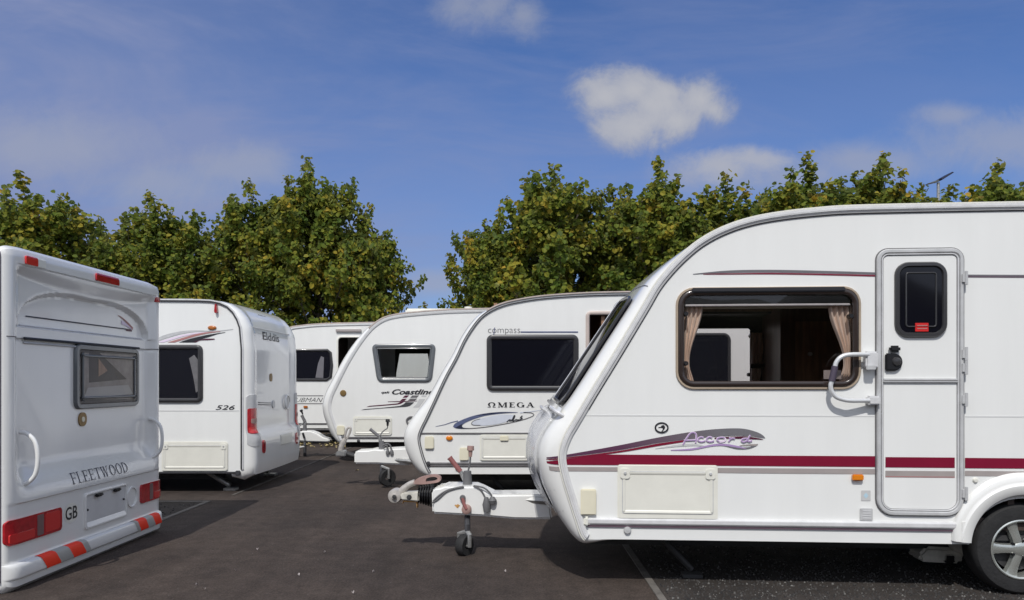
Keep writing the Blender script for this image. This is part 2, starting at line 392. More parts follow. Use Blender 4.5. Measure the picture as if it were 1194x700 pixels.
def solid_patch(sh, t0, t1, y0, y1, off, base, r=.05, nt=14, ny=18):
    mb = MB(); a = sh.patch(t0, t1, y0, y1, off, r, nt, ny); b = sh.patch(t0, t1, y0, y1, base, r, nt, ny); mb.grid(a)
    n, m = len(a), len(a[0])
    ra = [a[0][j] for j in range(m)]+[a[i][m-1] for i in range(1, n)]+[a[n-1][j] for j in range(m-2, -1, -1)]+[a[i][0] for i in range(n-2, 0, -1)]
    rb = [b[0][j] for j in range(m)]+[b[i][m-1] for i in range(1, n)]+[b[n-1][j] for j in range(m-2, -1, -1)]+[b[i][0] for i in range(n-2, 0, -1)]
    mb.grid([ra, rb], cu=True); return mb

# ------------------------------------------------------------------ lettering
def text2d(body, shear=0., off=0., res=3):
    cu = bpy.data.curves.new('t', 'FONT'); cu.body = body; cu.size = 1; cu.shear = shear; cu.offset = off; cu.resolution_u = res
    ob = bpy.data.objects.new('t', cu); col.objects.link(ob)
    bpy.context.view_layer.update(); dg = bpy.context.evaluated_depsgraph_get()
    me = bpy.data.meshes.new_from_object(ob.evaluated_get(dg))
    vs = [(v.co.x, v.co.y) for v in me.vertices]; fs = [tuple(p.vertices) for p in me.polygons]
    bpy.data.objects.remove(ob); bpy.data.curves.remove(cu); bpy.data.meshes.remove(me)
    return vs, fs
def fit(vs, x0, x1, z0, z1):
    ax, bx = min(v[0] for v in vs), max(v[0] for v in vs); az, bz = min(v[1] for v in vs), max(v[1] for v in vs)
    return [(x0+(v[0]-ax)/(bx-ax)*(x1-x0), z0+(v[1]-az)/(bz-az)*(z1-z0)) for v in vs]
def put_text(body, box, mp, d, m, parent, shear=0., off=0., name='lettering', **pr):
    vs, fs = text2d(body, shear, off); vs = fit(vs, *box)
    return MB().add([mp(u, v, d) for u, v in vs], fs).build(name, m, parent, smooth=0, recalc=False, **pr)
def serif_glyph(ch, t=.15, h=.05):
    q = lambda x0, z0, x1, z1: [(x0, z0), (x1, z0), (x1, z1), (x0, z1)]
    def stroke(x0, z0, x1, z1, w): return [(x0-w/2, z0), (x0+w/2, z0), (x1+w/2, z1), (x1-w/2, z1)]
    def ring(cx, cz, rx, rz, tx, tz, a0, a1, n=26):
        o = [(cx+rx*math.cos(R(a0+(a1-a0)*k/n)), cz+rz*math.sin(R(a0+(a1-a0)*k/n))) for k in range(n+1)]
        i = [(cx+(rx-tx)*math.cos(R(a0+(a1-a0)*k/n)), cz+(rz-tz)*math.sin(R(a0+(a1-a0)*k/n))) for k in range(n+1)]
        return [[o[k], o[k+1], i[k+1], i[k]] for k in range(n)]
    s = .09
    stem = lambda x: [q(x, 0, x+t, 1), q(x-s, 0, x+t+s, h), q(x-s, 1-h, x+t+s, 1)]
    if ch == 'F': return .66, stem(.1)+[q(.2, 1-h, .62, 1), q(.58, .78, .62, 1), q(.2, .5, .48, .5+h), q(.46, .4, .49, .65)]
    if ch == 'E': return .70, stem(.1)+[q(.2, 1-h, .62, 1), q(.58, .78, .62, 1), q(.2, .5, .48, .5+h), q(.46, .4, .49, .65), q(.2, 0, .66, h), q(.62, 0, .66, .24)]
    if ch == 'L': return .66, stem(.1)+[q(.2, 0, .64, h), q(.60, 0, .64, .26)]
    if ch == 'T': return .72, [q(.29, 0, .29+t, 1), q(.2, 0, .53, h), q(.02, 1-h, .70, 1), q(.02, .76, .055, 1), q(.665, .76, .70, 1)]
    if ch == 'W': return 1.10, [stroke(.14, 1, .34, 0, t), stroke(.34, 0, .52, 1, h), stroke(.50, 1, .72, 0, t), stroke(.72, 0, .94, 1, h), q(0, 1-h, .28, 1), q(.38, 1-h, .62, 1), q(.82, 1-h, 1.06, 1)]
    if ch == 'O': return .86, ring(.42, .5, .40, .52, t, h, 0, 360)
    if ch == 'D': return .84, stem(.1)+ring(.2, .5, .58, .5, t, h, -90, 90)
    if ch == 'M': return 1.12, [q(.12, 0, .12+h, 1), q(.02, 0, .28, h), stroke(.16, 1, .50, .02, t), stroke(.50, .02, .84, 1, h), q(.82, 0, .82+t, 1), q(.72, 0, 1.07, h), q(.02, 1-h, .22, 1), q(.80, 1-h, 1.07, 1)]
    if ch == 'G': return .92, ring(.45, .5, .42, .52, t, h, 40, 320)+[q(.66, .04, .66+t, .44), q(.56, .42, .90, .42+h)]
    if ch == 'A': return .96, [stroke(.16, 0, .46, 1, h), stroke(.76, 0, .46, 1, t), q(.28, .3, .66, .3+h), q(.02, 0, .3, h), q(.6, 0, .93, h)]
    if ch == 'Ω': return 1.0, ring(.48, .58, .42, .44, t, h*1.3, -50, 230)+[q(.02, 0, .36, .1), q(.60, 0, .94, .1), q(.28, .05, .36, .28), q(.60, .05, .68, .28)]
    return .4, []
def put_serif(word, box, mp, d, m, parent, t=.15, h=.05, gap=.08, **pr):
    polys = []; x = 0
    for ch in word:
        w, ps = serif_glyph(ch, t, h); polys += [[(u+x, v) for u, v in p] for p in ps]; x += w+gap
    allv = fit([p for q in polys for p in q], *box); mb = MB(); k = 0
    for i, q in enumerate(polys):
        n = len(q); mb.add([mp(u, v, d+(i % 7)*.00025) for u, v in allv[k:k+n]], [tuple(range(n))]); k += n
    return mb.build('lettering', m, parent, smooth=0, recalc=False, **pr)
def decal(name, loops, m, parent, d, mp=SIDE, **pr):
    mb = MB()
    for i, l in enumerate(loops): mb.sheet(l, [], d+i*.0004, mp)
    return mb.build(name, m, parent, smooth=0, recalc=False, **pr)
def ribbon(pts, w):                      # 2d polyline -> loop with varying width
    n = len(pts); a = []; b = []
    for i in range(n):
        p = pts[max(i-1, 0)]; q = pts[min(i+1, n-1)]; tx, tz = q[0]-p[0], q[1]-p[1]; l = math.hypot(tx, tz) or 1
        ww = w(i/(n-1)) if callable(w) else w
        a.append((pts[i][0]-tz/l*ww/2, pts[i][1]+tx/l*ww/2)); b.append((pts[i][0]+tz/l*ww/2, pts[i][1]-tx/l*ww/2))
    return a+b[::-1]

# ------------------------------------------------------------------ shared caravan parts
def frame_ring(loop, w, h, name, m, parent, base=0., mp=SIDE, **pr):
    sec = [(-w, base), (-w, base+h*.6), (-w*.55, base+h), (w*.55, base+h), (w, base+h*.6), (w, base)]
    return MB().sweep(loop, True, sec, mp).build(name, m, parent, smooth=50, **pr)
def side_window(loop, fw, fh, fm, gm, parent, pane_d=.012, mp=SIDE, base=0.):
    w = frame_ring(loop, fw, fh, 'window', fm, parent, base, mp)
    MB().sheet(offset_loop(loop, -fw*.2), [], base+pane_d, mp).build('pane', gm, w, smooth=0)
    return w
def locker(car, a, b, c, d, parent, m=None, locks=True, mp=SIDE):
    m = m or M['offwhite']; lp = car.rr(a, b, c, d, 3); x0, x1, z0, z1 = car.rect(a, b, c, d); H = z1-z0
    o = MB().prism(lp, .002, .018, mp).build('locker_door', m, parent, bevel=.007)
    fr = H*.09; inner = rrect(x0+fr, x1-fr, z0+fr*1.2, z1-fr*1.4, .012)
    MB().sweep(inner, True, [(-.0035, .0175), (-.0035, .0195), (.0035, .0195), (.0035, .0175)], mp).build('locker_groove', M['trim'], o)
    MB().sweep(offset_loop(inner, .012), True, [(-.010, .0165), (-.010, .023), (.004, .023), (.012, .0165)], mp).build('locker_rim', m, o, smooth=60)
    if locks:
        for xx in (x0+fr*1.5, x1-fr*1.5):
            l = MB().prism(rrect(xx-H*.09, xx+H*.09, z1-fr*2.6-H*.03, z1-fr*.7, H*.05), .016, .026, mp).build('lock', m, o, bevel=.003)
            MB().lathe([(.0001, -.034), (H*.022, -.034), (H*.028, -.028), (H*.03, -.02)], (xx, 0, z1-fr*1.7), 'y', 14).build('keyhole', M['trim'], l)
    return o
def cover_box(car, a, b, c, d, parent, m=None, name='socket_cover', depth=.03):
    lp = car.rr(a, b, c, d, 2); return MB().prism(lp, .001, depth, SIDE).build(name, m or M['cream'], parent, bevel=.007)
def lens(car, px, py, rx, ry, parent, m, name='marker_lamp', h=.022):
    x, z = car.s(px, py); k = car.s(px+1, py)[0]-x
    prof = [(1.0, .001), (1.0, h*.5), (.85, h*.85), (.45, h), (.001, h)]
    rows = [[(x+rx*k*q*math.cos(t*math.pi/12), -hh, z+ry*k*q*math.sin(t*math.pi/12)) for t in range(24)] for q, hh in prof]
    return MB().grid(rows, cu=True).build(name, m, parent, smooth=60)
def wheel(x, y, z, r, w, parent, detailed=True, side=-1):
    wl = MB().lathe([(r*.62, -w*.5), (r*.80, -w*.53), (r*.93, -w*.50), (r*.985, -w*.40), (r, -w*.25), (r, w*.25), (r*.985, w*.40), (r*.93, w*.5), (r*.8, w*.53), (r*.62, w*.5), (r*.6, 0), (r*.62, -w*.5)], (x, y, z), 'y', 56)
    t = wl.build('wheel', M['rubber'], parent, smooth=35)
    tm = MB()
    for g in (-.16, .16): tm.lathe([(r*1.001, w*(g-.02)), (r*.985, w*g), (r*1.001, w*(g+.02))], (x, y, z), 'y', 56)
    rim = MB(); s = side*w*.5
    rim.lathe([(r*.635, s*1.0), (r*.655, s*1.06), (r*.63, s*1.10), (r*.60, s*1.02), (r*.585, s*.7), (r*.58, -s*.6)], (x, y, z), 'y', 56)
    rim.lathe([(.001, s*.96), (r*.12, s*.96), (r*.155, s*.88), (r*.16, s*.5)], (x, y, z), 'y', 24)
    for k in range(5):
        a = R(72*k+180)
        ca, sa = math.cos(a), math.sin(a); tx, tz = -sa, ca
        rows = []
        for f, wd, dep in ((.10, .115, .90), (.22, .10, .92), (.38, .105, .88), (.52, .125, .86), (.61, .155, .90)):
            c = (x+ca*r*f, z+sa*r*f); ww = r*wd
            rows.append([(c[0]+tx*ww*q, y+s*(dep-e), c[1]+tz*ww*q) for q, e in ((-1, .4), (-.85, .06), (-.3, 0), (.3, 0), (.85, .06), (1, .4))])
        rim.grid(rows)
    rim.build('rim', M['alloy'], t, smooth=40)
    for k in range(5):
        nuts = MB(); a = R(72*k+216); nuts.lathe([(.001, s*.97), (r*.028, s*.97), (r*.03, s*.7)], (x+math.cos(a)*r*.19, y, z+math.sin(a)*r*.19), 'y', 8)
        nuts.build('wheel_nut', M['black'], t)
    MB().lathe([(r*.5, s*.25), (r*.2, s*.25), (r*.001, s*.25)], (x, y, z), 'y', 32).build('brake_drum', M['chassis'], t)
    MB().tube([(x, y, z), (x, y+.35*(-side), z)], .03).build('axle_stub', M['chassis'], t)
    return t
def steady(x, y, z0, parent, dx):
    mb = MB(); mb.tube([(x, y, z0), (x+dx, y, .05)], .022, 8); mb.box(x+dx-.07, x+dx+.07, y-.05, y+.05, .0, .025)
    return mb.build('corner_steady', M['chassis'], parent)
def body_common(car, sh, parent, x_front, x_rear, zb, wheel_x=None, wheel_r=.30, side_holes=(), far_holes=(), panel=None, notch=True, far=True):
    """floor and the two side panels cut out round windows and wheel"""
    W = car.W; P = [(p[0], p[1]) for p in sh.P]
    def outline():
        l = list(P)
        if wheel_x is not None and notch:
            R_ = wheel_r*1.12; zc = wheel_r
            a0 = math.asin(max(-1, min(1, (zb-zc)/R_)))
            xs = math.cos(a0)*R_
            a = [a0+(math.pi-2*a0)*k/24 for k in range(25)]
            l += [(wheel_x+R_*math.cos(t), zc+R_*math.sin(t)) for t in a]
        return l
    ol = outline()
    MB().sheet(ol, side_holes, 0, SIDE).build('side_panel', panel or M['alu'], parent, smooth=0)
    MB().sheet(ol, far_holes, -W, SIDE).build('side_panel', panel or M['alu'], parent, smooth=0)
    f = MB(); f.box(x_front+.25, x_rear-.12, .06, W-.06, zb+.015, zb+.05); f.build('floor', M['chassis'], parent)
    c = MB()
    for yy in (.45, W-.5): c.box(x_front+.2, x_rear-.4, yy, yy+.05, zb-.13, zb+.01)
    if wheel_x is not None: c.box(wheel_x-.06, wheel_x+.06, .2, W-.2, wheel_r-.05, wheel_r+.05)
    c.build('chassis', M['chassis'], parent)
    if wheel_x is not None:
        for yy, sd in ((.10, -1), (W-.10, 1)):
            wheel(wheel_x, yy, wheel_r, wheel_r, .185, parent, side=sd)
            a = MB(); a.lathe([(wheel_r*1.13, -.10), (wheel_r*1.13, .16)], (wheel_x, yy+(.02 if sd < 0 else -.06), wheel_r), 'y', 40)
            # keep only the upper half as the arch liner
            a.f = [f for f in a.f if sum(a.v[i][2] for i in f)/4 > zb and len(set(f)) == 4]
            a.build('wheel_arch_liner', M['black'], parent, smooth=60)

# ================================================================== 1 near right caravan
GC = 'caravans parked on both sides of the lane'
YAW = R(-4)
root = empty('caravan', (.25, 5.20, 0), 'white caravan with a maroon side stripe and closed door beside a curtained window', 'caravan', YAW, GC)
A = Car(root, 2.2)
fr = [(760, 629.5, 0, 0), (715, 629, .01, .0), (690, 629, .04, .02), (680, 625, .06, .04), (672, 603, .095, .09), (663, 575, .118, .12), (657, 555, .128, .13), (653.5, 536, .13, .13), (655, 521, .122, .125), (661, 506, .105, .115),
      (668, 494, .09, .105), (690, 457, .075, .10), (720, 408, .07, .09), (750, 358, .06, .08), (764, 334, .05, .07), (779, 315, .035, .055), (796, 297.5, .02, .045), (815, 282, .01, .035), (838, 269, 0, .03), (866, 258.5, 0, .03), (900, 251, 0, .03), (950, 245, 0, .03), (1013, 241.5, 0, .03)]
ctrl = [(*A.s(a, b), c, d) for a, b, c, d in fr]
ZR = ctrl[-1][1]; XE = 5.75
ctrl += [(3.2, ZR+.004, 0, .03), (4.2, ZR, 0, .03), (5.2, ZR-.03, 0, .03), (5.55, ZR-.10, .02, .03), (XE-.03, ZR-.30, .04, .03), (XE, ZR-.8, .05, .03), (XE, 1.2, .05, .03), (XE, .6, .05, .03), (XE-.02, .36, .0, .0)]
sh = Shell(ctrl, A.W, .12, 5)
zb = ctrl[0][1]
wx, wz = A.s(1192, 637, .0)
wr = .30
win = A.rr(794, 341, 997, 448, (15, 15, 14, 15))
fwin = A.rr(777, 381, 877, 457, 5, A.W)
doorwin = A.rr(1045, 309, 1100, 391, 13)
body_common(A, sh, root, ctrl[6][0], XE, zb, wx, wr, [win, doorwin], [fwin])
sh.skin('body_shell', M['gel'], root, 0, None, 22)
# awning rail trim following the side edge
P2 = [(p[0], p[1]) for p in sh.P]
i0 = 2*5+3; i1 = len(P2)-5
TR = P2[i0:i1]
MB().sweep(TR, False, [(-.040, .001), (-.040, .012), (-.022, .020), (.004, .020), (.008, .012), (.008, .001)], SIDE).build('awning_rail', M['rail'], root, smooth=50)
MB().sweep(TR, False, [(-.024, .019), (-.022, .025), (-.010, .026), (-.008, .019)], SIDE).build('rail_insert', M['trim_light'], root, smooth=50)
MB().sweep(TR, False, [(.0085, .002), (.0085, .013), (.016, .013), (.016, .002)], SIDE).build('rail_seal', M['offwhite'], root, smooth=50)
MB().sweep(TR[40:], False, [(-.0465, .001), (-.0465, .006), (-.041, .006), (-.041, .001)], SIDE).build('rail_shadow_gap', M['trim_dark'], root, smooth=50)
# roof-front cap seam and front windows
tseam = sh.tz(A.s(760, 337)[1], 30, 110)
MB().grid(sh.patch(tseam-.10, tseam+.10, .03, A.W-.03, .004, .005, 4, 40)).build('cap_seam', M['trim_dark'], root)
tb = sh.tz(A.s(671, 484)[1], 40, 90); tt = sh.tz(A.s(752, 352)[1], 40, 100)
for (y0, y1) in ((.14, .66), (.72, 1.48), (1.54, 2.06)):
    w = solid_patch(sh, tb, tt, y0, y1, .022, -.01, .09).build('window', M['dglass'], root, label='dark front window')
    a = sh.patch(tb, tt, y0, y1, .024, .09); n, m_ = len(a), len(a[0])
    ring = [a[0][j] for j in range(m_)]+[a[i][m_-1] for i in range(1, n)]+[a[n-1][j] for j in range(m_-2, -1, -1)]+[a[i][0] for i in range(n-2, 0, -1)]
    MB().tube(ring, .012, 6, closed=True).build('window_edge', M['trim_light'] if y0 > .2 else M['frame'], w)
MB().grid([sh.patch(tb-1.3, tb-.4, .05, A.W-.05, .05, .01, 4, 30)[i] for i in range(1)]+sh.patch(tb-1.3, tb-.4, .05, A.W-.05, .035, .01, 4, 30)).build('window_sill', M['gel'], root)
# moulded front locker with its handle
tl0 = sh.tz(A.s(657, 552)[1], 10, 60); tl1 = sh.tz(A.s(668, 497)[1], 35, 90)
lk = solid_patch(sh, tl0, tl1, .22, 1.98, .014, -.01, .10).build('front_locker', M['gel'], root)
hy = .5
q0 = Vector(sh.at(tl1-1.5, hy, .012)); q1 = Vector(sh.at(tl1-1.5, hy+.22, .012)); ou = Vector((-.045, 0, .03))
MB().tube([q0, q0+ou*.8, q0*.8+q1*.2+ou, q0*.2+q1*.8+ou, q1+ou*.8, q1], .011, 8).build('locker_handle', M['trim'], lk)
q0 = Vector(sh.at(tl1+1.0, .05, .0)); q1 = Vector(sh.at(tl1+1.0, .28, .012)); ou = Vector((-.05, 0, .03))
MB().tube(catmull([q0, q0+ou*.8, q0*.7+q1*.3+ou, q1+ou*.7, q1], 4), .013, 8).build('grab_handle', M['trim_light'], root)
# crinkled clear film on the nose
fs_ = Shell(ctrl, A.W, .12, 5, extra=lambda x, z, y: .004*math.sin(23*y+17*z)*math.sin(31*z-9*y)+.002*math.sin(61*y+47*z))
MB().grid(fs_.patch(tl0-9, tl1-.5, .10, 2.1, .026, .05, 40, 60)).build('clear_film', M['film'], root)
# crease lines, and shade of the low nose painted as a blue-grey panel
for zz in (568, 593): 
    t_ = sh.tz(A.s(666, zz)[1], 8, 60); MB().grid(sh.patch(t_-.05, t_+.05, .025, .5, .002, .002, 2, 12)).build('nose_crease', M['trim'], root)
tA = sh.tz(A.s(670, 592)[1], 8, 60); tB = sh.tz(A.s(656, 550)[1], 8, 60)
MB().grid(sh.patch(tA, tB, .20, 2.0, .008, .03, 10, 20)).build('nose_shade_panel', mat('painted_nose_shade', (.40, .42, .47), .3, noise=.1), root)

# ---- graphics: wrap round the corner beyond the rail
def xpath(z):
    t = sh.tz(z, 8, 100); i = min(int(t), len(sh.P)-2); f = t-i
    return sh.P[i][0]*(1-f)+sh.P[i+1][0]*f
def WRAP(u, v, d):
    xp = xpath(v) if v < 2.0 else -9
    if u < xp:
        q = min((xp-u)/.133, 1); return (u, -d-.002+.12*(1-math.sqrt(1-q*q)), v)
    return (u, -d, v)
def resample(loop, step=.02):
    out = []
    for i in range(len(loop)):
        a, b = loop[i], loop[(i+1) % len(loop)]; n = max(1, int(math.dist(a, b)/step))
        out += [(a[0]+(b[0]-a[0])*k/n, a[1]+(b[1]-a[1])*k/n) for k in range(n)]
    return out
def strip(top, bot, name, m, d=.003, mp=WRAP, n=40, **pr):      # two matching edges -> smooth band
    T = catmull([A.s(*p) for p in top], 6); B = catmull([A.s(*p) for p in bot], 6)
    def rs(P):
        L = [0]
        for a, b in zip(P, P[1:]): L.append(L[-1]+math.dist(a, b))
        out = []; j = 0
        for k in range(n+1):
            s_ = L[-1]*(k/n)
            while j < len(L)-2 and L[j+1] < s_: j += 1
            f = (s_-L[j])/((L[j+1]-L[j]) or 1); out.append((P[j][0]+(P[j+1][0]-P[j][0])*f, P[j][1]+(P[j+1][1]-P[j][1])*f))
        return out
    T, B = rs(T), rs(B)
    return MB().grid([[mp(*p, d) for p in T], [mp(*p, d) for p in B]]).build(name, m, root, smooth=0, **pr)
strip([(634, 539), (660, 535.5), (700.5, 530)], [(634, 541), (660, 542), (700.5, 542.3)], 'stripe', M['maroon'])
strip([(700.5, 530), (860, 531.2), (1021, 532)], [(700.5, 542.3), (860, 543.3), (1021, 544.6)], 'stripe', M['maroon'], d=.0032)
strip([(1125, 534), (1250, 535)], [(1125, 546), (1250, 547)], 'stripe', M['maroon'])
strip([(633, 544), (655, 544.5), (740, 545)], [(633, 549), (655, 549.5), (740, 550)], 'stripe', M['greystripe'], d=.0025)
strip([(740, 545), (880, 546), (1021, 547)], [(740, 550), (880, 552), (1021, 553)], 'stripe', M['greystripe'], d=.0025)
strip([(1125, 549), (1250, 550.5)], [(1125, 555), (1250, 556.5)], 'stripe', M['greystripe'], d=.0025)
tp = [(633, 534.5), (665, 529.5), (720.6, 519.6), (767, 510.3), (804, 504), (830, 500.8)]
bt = [(633, 536.0), (665, 532.3), (720.6, 525.2), (767, 516.6), (804, 512), (830, 509.5)]
strip(tp, bt, 'swoosh', M['fade'], d=.0034)
strip([(830, 500.8), (852, 499.6), (868, 500.2), (882, 503.8), (889, 507.4), (892, 510.6)], [(830, 509.5), (848, 508.3), (862, 507.8), (876, 508.6), (885, 510.2), (892, 511.2)], 'swoosh', M['fade'], d=.0036)
strip([(633, 536.6), (665, 533.0), (720.6, 526.0), (767, 517.4), (800, 513)], [(633, 537.4), (665, 534.4), (720.6, 528), (767, 520.2), (800, 515)], 'swoosh', M['maroon'], d=.0036)
strip([(833, 510.3), (856, 509), (870, 509), (884, 511), (890, 512.6)], [(833, 511.8), (856, 511.6), (870, 512), (884, 512.6), (890, 512.9)], 'swoosh', M['wine'], d=.0036)
strip([(764, 523), (790, 518.5), (810, 517.5), (822, 520)], [(764, 523.6), (790, 521), (810, 520), (822, 521.4)], 'swoosh', M['lgrey'], d=.0030)
strip([(782, 524.6), (806, 523), (830, 518.4), (845, 517.6), (862, 520.5), (870, 523.2)], [(782, 525.4), (806, 525), (830, 520.6), (845, 520), (862, 522.4), (870, 523.6)], 'swoosh', M['lilac'], d=.0042)
strip([(826, 519.0), (842, 517.4), (858, 521), (872, 521.6), (880, 519), (884, 517.6)], [(826, 521.0), (842, 520), (858, 523.6), (868, 524), (876, 522.6), (882, 520)], 'swoosh', M['greyplum'], d=.0038)
strip([(862, 519.4), (874, 518), (884, 517.8)], [(862, 520), (874, 519.8), (882, 520)], 'swoosh', M['greystripe'], d=.0044)
# script lettering drawn as strokes, pale halo under lilac
def bez(pts): return catmull([A.s(790+x/10.855, 490+y/10.855) for x, y in pts], 5)
SCR = [[(66, 312), (90, 268), (130, 205), (165, 165), (205, 158), (232, 180), (236, 230), (228, 290)], [(78, 258), (140, 256), (240, 252)],
       [(326, 224), (296, 214), (262, 232), (262, 260), (300, 274), (350, 262)], [(436, 224), (404, 212), (370, 232), (370, 260), (408, 274), (460, 262)],
       [(545, 218), (508, 228), (500, 252), (530, 272), (585, 266), (605, 244), (585, 222), (545, 218)],
       [(648, 226), (668, 232), (644, 272)], [(656, 252), (680, 232), (708, 230), (720, 238)],
       [(880, 232), (830, 236), (806, 258), (830, 276), (872, 260), (896, 225), (918, 190)], [(896, 225), (882, 262), (912, 268), (940, 256)]]
decal('lettering_halo', [ribbon(bez(s_), .0125) for s_ in SCR], M['lilac_pale'], root, .0046)
decal('lettering', [ribbon(bez(s_), .0062) for s_ in SCR], M['lilac'], root, .0082)
# upper thin stripe
strip([(808, 319.5), (850, 315.6), (900, 314.8), (960, 316), (1021, 317.8)], [(808, 320.2), (850, 318.2), (900, 317.6), (960, 318.6), (1021, 320)], 'stripe', M['greyplum'], d=.003)
strip([(820, 319.6), (850, 319.0), (900, 318.4), (960, 319.4), (1021, 320.8)], [(820, 320.3), (850, 320.2), (900, 320), (960, 321), (1021, 322.6)], 'stripe', M['maroon'], d=.0033)
strip([(1126, 320.4), (1250, 321)], [(1126, 321.8), (1250, 322.4)], 'stripe', M['greyplum'], d=.003)
strip([(1126, 322.2), (1250, 322.8)], [(1126, 323.5), (1250, 324.2)], 'stripe', M['plum'], d=.003)
# panel joint
for a_, b_ in ((682, 1021), (1125, 1290)):
    x0 = A.s(a_, 485)[0]; x1 = A.s(b_, 488)[0]; z = A.s(852, 485)[1]
    MB().box(x0, x1, -.0015, .001, z-.004, z+.004).build('panel_joint', mat('panel_joint_grey', (.66, .665, .66), .5), root)
# round eagle badge (ring with a stylised head)
bx, bz = A.s(771.4, 498.8); k = A.s(772.4, 498.8)[0]-bx
bd = MB().sweep(circ(bx, bz, 7.3*k, 5.6*k), True, [(-.9*k, .001), (-.9*k, .006), (.9*k, .006), (.9*k, .001)], SIDE).build('badge', M['ink'], root)
decal('badge_emblem', [[(bx+q*k, bz+w_*k) for q, w_ in ((-4, -.6), (-3.6, .6), (-1, 1), (0, 2.6), (2, 3.2), (3.6, 2), (4.2, 0), (3, -2.2), (1, -4.6), (-.6, -5), (1.4, -2), (1, -.6), (-1, -.2))]], M['ink'], bd, .004)
decal('badge_field', [circ(bx, bz, 6.6*k, 5.0*k)], M['gel'], bd, .0022)

# ---- side window with interior
w = frame_ring(win, .020, .022, 'window', M['brownframe'], root)
frame_ring(offset_loop(win, -.027), .009, .014, 'window_seal', M['seal'], w)
MB().sheet(offset_loop(win, -.012), [], .006, SIDE).build('pane', M['tint'], w, smooth=0)
x0, x1, z0, z1 = A.rect(794, 341, 997, 448)
MB().box(*[A.s(806, 338)[0], A.s(984, 338)[0]], -.034, -.0, z1+.000, z1+.030).build('hinge_rail', M['ink'], w, bevel=.006)
xb, xe, zl, zh = A.rect(799, 344, 992, 356)
MB().box(xb, xe, .010, .020, zl+.012, zh).build('blind_cassette', M['tint_blind'], w)
MB().box(xb, xe, .008, .022, zl-.004, zl+.010).build('blind_rail', M['trim_light'], w, bevel=.003)
def curtain(px, flip, d=.055, m='curtain', ztop=356, zbot=449, wtop=23, wmid=7, parent=None):
    rows = []; n = 34
    for i in range(22):
        f = i/21; py = ztop+(zbot-ztop)*f
        wd = wtop*(1-ss(.0, .72, f)*(1-wmid/wtop)) if f < .74 else wmid+(wtop*.55-wmid)*ss(.74, 1, f)
        row = []
        for j in range(n):
            g = j/(n-1); x, z = A.s(px+flip*wd*g, py, d); row.append((x, d+.014*math.sin(g*26+f*1.5)*(.5+.5*wd/wtop), z))
        rows.append(row)
    return MB().grid(rows).build('curtain', M[m], parent, smooth=80)
curtain(797, 1, parent=w); curtain(993, -1, wtop=27, wmid=9, parent=w)
MB().box(xb+.05, xe-.05, .07, .085, A.s(890, 358, .08)[1]-.012, A.s(890, 358, .08)[1]+.004).build('curtain_rail', M['cream'], w)
for px, py in ((799.5, 366.5), (991.5, 369), (799.5, 424)):
    x, z = A.s(px, py); MB().lathe([(.001, -.028), (.013, -.028), (.016, -.02), (.016, .03)], (x, 0, z), 'y', 14).build('window_catch', M['black'], w)
x, z = A.s(971, 437); MB().box(x-.055, x+.06, .012, .016, z-.03, z+.03).build('sticker', M['greystripe'], w, bevel=.001)
# far window, seen through the near one
fw = frame_ring(fwin, .02, .02, 'window', M['black'], root, base=-A.W-.01)
MB().sheet(offset_loop(fwin, -.01), [], -A.W-.006, SIDE).build('pane', M['tint_far'], fw, smooth=0)
curtain(875, 1, d=2.10, ztop=388, zbot=450, wtop=19, wmid=13, parent=fw)
x, z = A.s(886, 427, 2.06); MB().box(x-.085, x+.075, 2.05, 2.08, z-.02, z+.02).build('curtain_tie', M['inside'], fw, bevel=.004)
curtain(800, -1, d=2.10, ztop=388, zbot=450, wtop=19, wmid=14, parent=fw)
for px, py in ((875.5, 392), (873.5, 437)):
    x, z = A.s(px, py, 2.15); MB().lathe([(.001, -.03), (.016, -.03), (.02, .02)], (x, 2.15, z), 'y', 12).build('window_catch', M['black'], fw)
# interior fittings
it = MB()
it.box(.75, 5.5, 2.165, 2.185, .45, A.s(850, 385.5, 2.17)[1])       # far wall below / around the opening is cut below
it.v = []; it.f = []
lin = [(.55, .5), (5.4, .5), (5.4, 2.38), (1.30, 2.38), (1.0, 2.2), (.55, 1.45)]
it.sheet(lin, [offset_loop(fwin, -.004)], -2.17, SIDE)
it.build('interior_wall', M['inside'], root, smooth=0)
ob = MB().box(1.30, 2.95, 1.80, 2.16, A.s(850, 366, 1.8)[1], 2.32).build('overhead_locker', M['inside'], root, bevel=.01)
xl, zl_ = A.s(820, 362, 1.78); xr, _ = A.s(905, 362, 1.78)
MB().box(xl, xr, 1.775, 1.80, zl_-.012, zl_+.02).build('locker_edge', M['wood'], ob)
cb = MB().box(A.s(903, 400, 1.7)[0], 3.6, 1.5, 2.15, .5, 2.1).build('wardrobe', M['walnut'], root, bevel=.01)
x, z = A.s(944, 413, 1.49); MB().box(x-.12, x+.34, 1.485, 1.50, z-.26, z+.28).build('cabinet_door', M['wood'], cb, bevel=.006)
MB().lathe([(.001, -.02), (.018, -.018), (.02, 0)], (x-.0, 1.485, z), 'y', 12).build('cabinet_knob', M['trim_light'], cb)
MB().box(.8, 2.9, .06, .62, .5, .92).build('seat_box', M['wood'], root, bevel=.03)
MB().box(.8, 2.3, 1.6, 2.14, .5, .92).build('seat_box', M['wood'], root, bevel=.03)
MB().box(2.2, 5.4, .035, 2.16, .42, .5).build('interior_floor', M['inside'], root)
MB().box(3.0, 3.04, .03, 2.15, .5, 2.4).build('partition', M['inside'], root)

